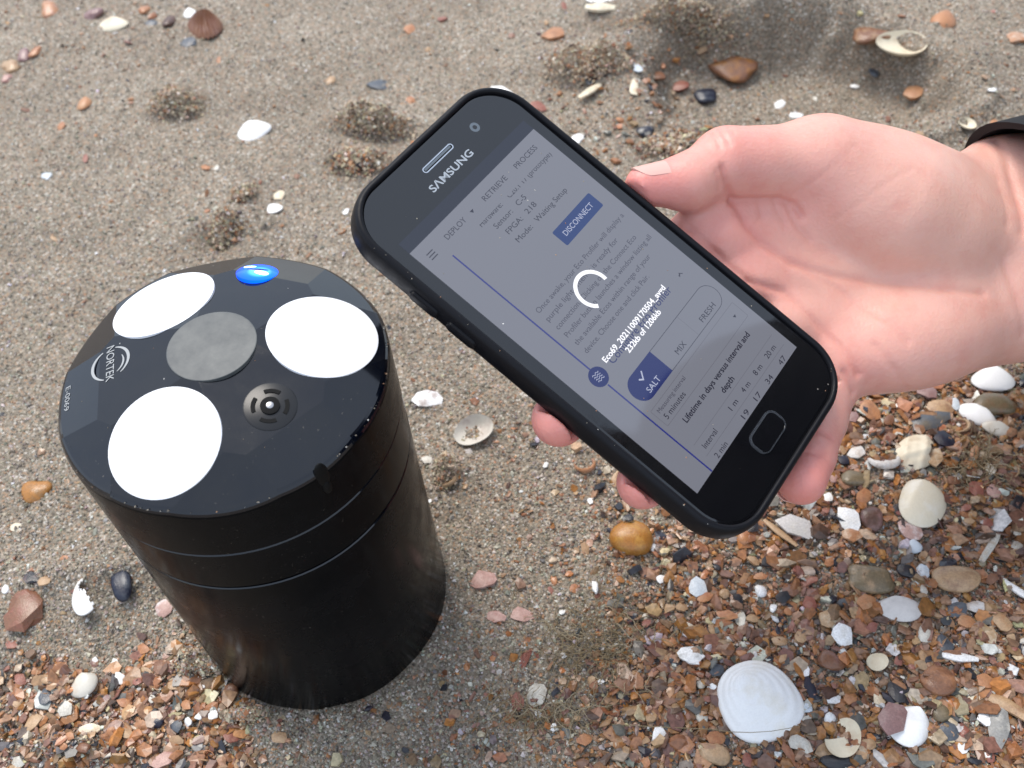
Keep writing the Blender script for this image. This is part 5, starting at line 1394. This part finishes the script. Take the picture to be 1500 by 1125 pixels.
# ------------------------------------------------------------------ crumbly clods of dark damp sand
def clod(px, py, w, h, hgt, n, label, reddish=.1, size=.00047):
    c, L, Wd, yaw = place_frame(px, py, w, h, 0)
    u = rng.normal(0, .42, (n, 2)); u = u[np.hypot(u[:, 0], u[:, 1]) < 1.1]; n = len(u); rr = np.hypot(u[:, 0], u[:, 1])
    ca, sa = math.cos(yaw), math.sin(yaw)
    x = u[:, 0] * L / 2; y = u[:, 1] * Wd / 2
    X = c[0] + x * ca - y * sa; Y = c[1] + x * sa + y * ca
    lum = .55 + 1.3 * vnoise(X * 170 + 5, Y * 170, 91)
    Z = height(X, Y) + hgt * .001 * np.clip(1 - rr ** 2, 0, 1) * lum * rng.uniform(.78, 1.0, n)
    sz = np.clip(rng.lognormal(math.log(size), .4, n), .0004, .0024)
    base = np.array([(1, 0, 0), (-1, 0, 0), (0, 1, 0), (0, -1, 0), (0, 0, 1), (0, 0, -1)], float)
    tri = np.array([(0, 2, 4), (2, 1, 4), (1, 3, 4), (3, 0, 4), (2, 0, 5), (1, 2, 5), (3, 1, 5), (0, 3, 5)])
    V = base[None] * (1 + rng.uniform(-.3, .35, (n, 6, 3))) + rng.uniform(-.25, .25, (n, 6, 3))
    V = np.einsum('nij,nkj->nki', random_rot(n), V * sz[:, None, None]) + np.stack([X, Y, Z], -1)[:, None] - c
    red = rng.random(n) < reddish
    Cc = pick(PAL_GRAIN, PW_GRAIN, n) * np.array([1.3, 1.2, 1.06]); Cc[red] = pick(PAL_HASH, PW_HASH, int(red.sum())) * .8
    e = obj('sand_clod', mesh_np('sand_clod', V.reshape(-1, 3), (tri[None] + 6 * np.arange(n)[:, None, None]).reshape(-1, 3), col_attr=np.repeat(Cc, 6, 0)), M['grain'])
    e.location = c; tag(e, label, 'sand clod', 'crumbly sand clods')
for a_ in ((258, 154, 92, 36, 8, 2000, 'isolated crumbly sand clod in the upper left'), (548, 184, 120, 34, 8, 2600, 'long dark sand clod just left of the phone top'),
           (525, 238, 100, 44, 5, 900, 'scatter of coarse reddish crumbs left of the phone, under the long clod', .3, .0007), (330, 340, 60, 34, 6, 900, 'dark broken clod above the black cylinder', .2, .0006), (357, 284, 46, 34, 4, 350, 'small loose clod above the dark broken one', .25, .0006),
           (865, 98, 150, 46, 8, 2600, 'crumbly sand ridge above the thumb nail', .2), (1000, 30, 190, 26, 7, 2600, 'crumbly lip of the hollow at the top right', .12),
           (985, 215, 110, 46, 5, 1100, 'reddish crumbs spilling above the thumb tip', .4, .0007), (655, 692, 44, 46, 5, 800, 'small sand clod right of the cylinder side', .1), (300, 975, 110, 46, 7, 2400, 'lumpy sand heaped against the left foot of the cylinder', .2), (360, 1050, 80, 30, 5, 1200, 'lumpy sand in front of the cylinder foot', .25)):
    clod(*a_)

# ------------------------------------------------------------------ dry weed and a stray thread
def tubes(name, paths, r, m, seg=3):
    V = []; F = []
    for pts in paths:
        pts = np.array(pts); n = len(pts); o0 = len(V)
        for i in range(n):
            t = pts[min(i + 1, n - 1)] - pts[max(i - 1, 0)]; t = t / (np.linalg.norm(t) + 1e-9)
            a = np.cross(t, (0, 0, 1.0)); a = a / (np.linalg.norm(a) + 1e-9) if np.linalg.norm(a) > 1e-6 else np.array([1., 0, 0]); b = np.cross(t, a)
            rr = r * (1 - .6 * i / n)
            for k in range(seg):
                q = 2 * math.pi * k / seg; V.append(pts[i] + (a * math.cos(q) + b * math.sin(q)) * rr)
        for i in range(n - 1):
            for k in range(seg):
                j = (k + 1) % seg; F.append((o0 + i * seg + k, o0 + i * seg + j, o0 + (i + 1) * seg + j, o0 + (i + 1) * seg + k))
    return mesh_np(name, V, np.array(F), smooth=True)
M['weed'] = mat('dry_weed', (.27, .205, .12), .7, .2)
M['weed_pale'] = mat('pale_weed', (.40, .33, .22), .7, .2)
def weed(px, py, hx, hy, n, label, hgt=.006):
    root_ = gp(px, py)[0]; e = empty('weed_tuft', (root_[0], root_[1], float(height(root_[0], root_[1]))))
    tag(e, label, 'seaweed')
    for nm, m_, cnt, r_ in (('strands', 'weed', n, .00022), ('pale_strands', 'weed_pale', n // 3, .0002)):
        paths = []
        for _ in range(cnt):
            p = gp(px + rng.normal(0, hx * .5), py + rng.normal(0, hy * .5))[0]; z0 = float(height(p[0], p[1])); a = rng.uniform(0, 6.28); pts = []
            st = rng.uniform(.0008, .0019); q = np.array([p[0], p[1], z0 + .0003]); ris = rng.uniform(.1, .75)
            for i in range(9):
                pts.append(q.copy()); a += rng.normal(0, .45); ris += rng.normal(-.08, .22)
                q = q + np.array([math.cos(a), math.sin(a), ris]) * st; q[2] = np.clip(q[2], z0 + .0002, z0 + hgt)
            paths.append(np.array(pts) - np.array(e.location))
        o = obj(nm, tubes(nm, paths, r_, m_), M[m_], e); o['kind'] = 'stuff'
weed(880, 950, 95, 66, 190, 'matted tuft of fine dry brown weed left of the big white clam')
weed(800, 1050, 90, 26, 80, 'thin flat wisp of dry weed under the greyish angular fragment', .003)
weed(1425, 690, 48, 32, 170, 'fuzzy dry weed clump right of the round cream clam')
pts = []
for i, (x, y, z) in enumerate(((880, 1060, .001), (930, 1063, .002), (990, 1066, .003), (1040, 1068, .005), (1070, 1072, .0085), (1100, 1073, .0115), (1130, 1071, .0118), (1160, 1066, .0095), (1182, 1058, .005))):
    p = gp(x, y, z)[0]; pts.append(p)
pp = []
for a, b in zip(pts[:-1], pts[1:]): pp += [a + (b - a) * s for s in (0, .33, .66)]
th = obj('thread', tubes('thread', [np.array(pp)], .00022, 'weed'), M['weed'])
tag(th, 'thin brown stalk lying across the big white clam', 'weed stalk')
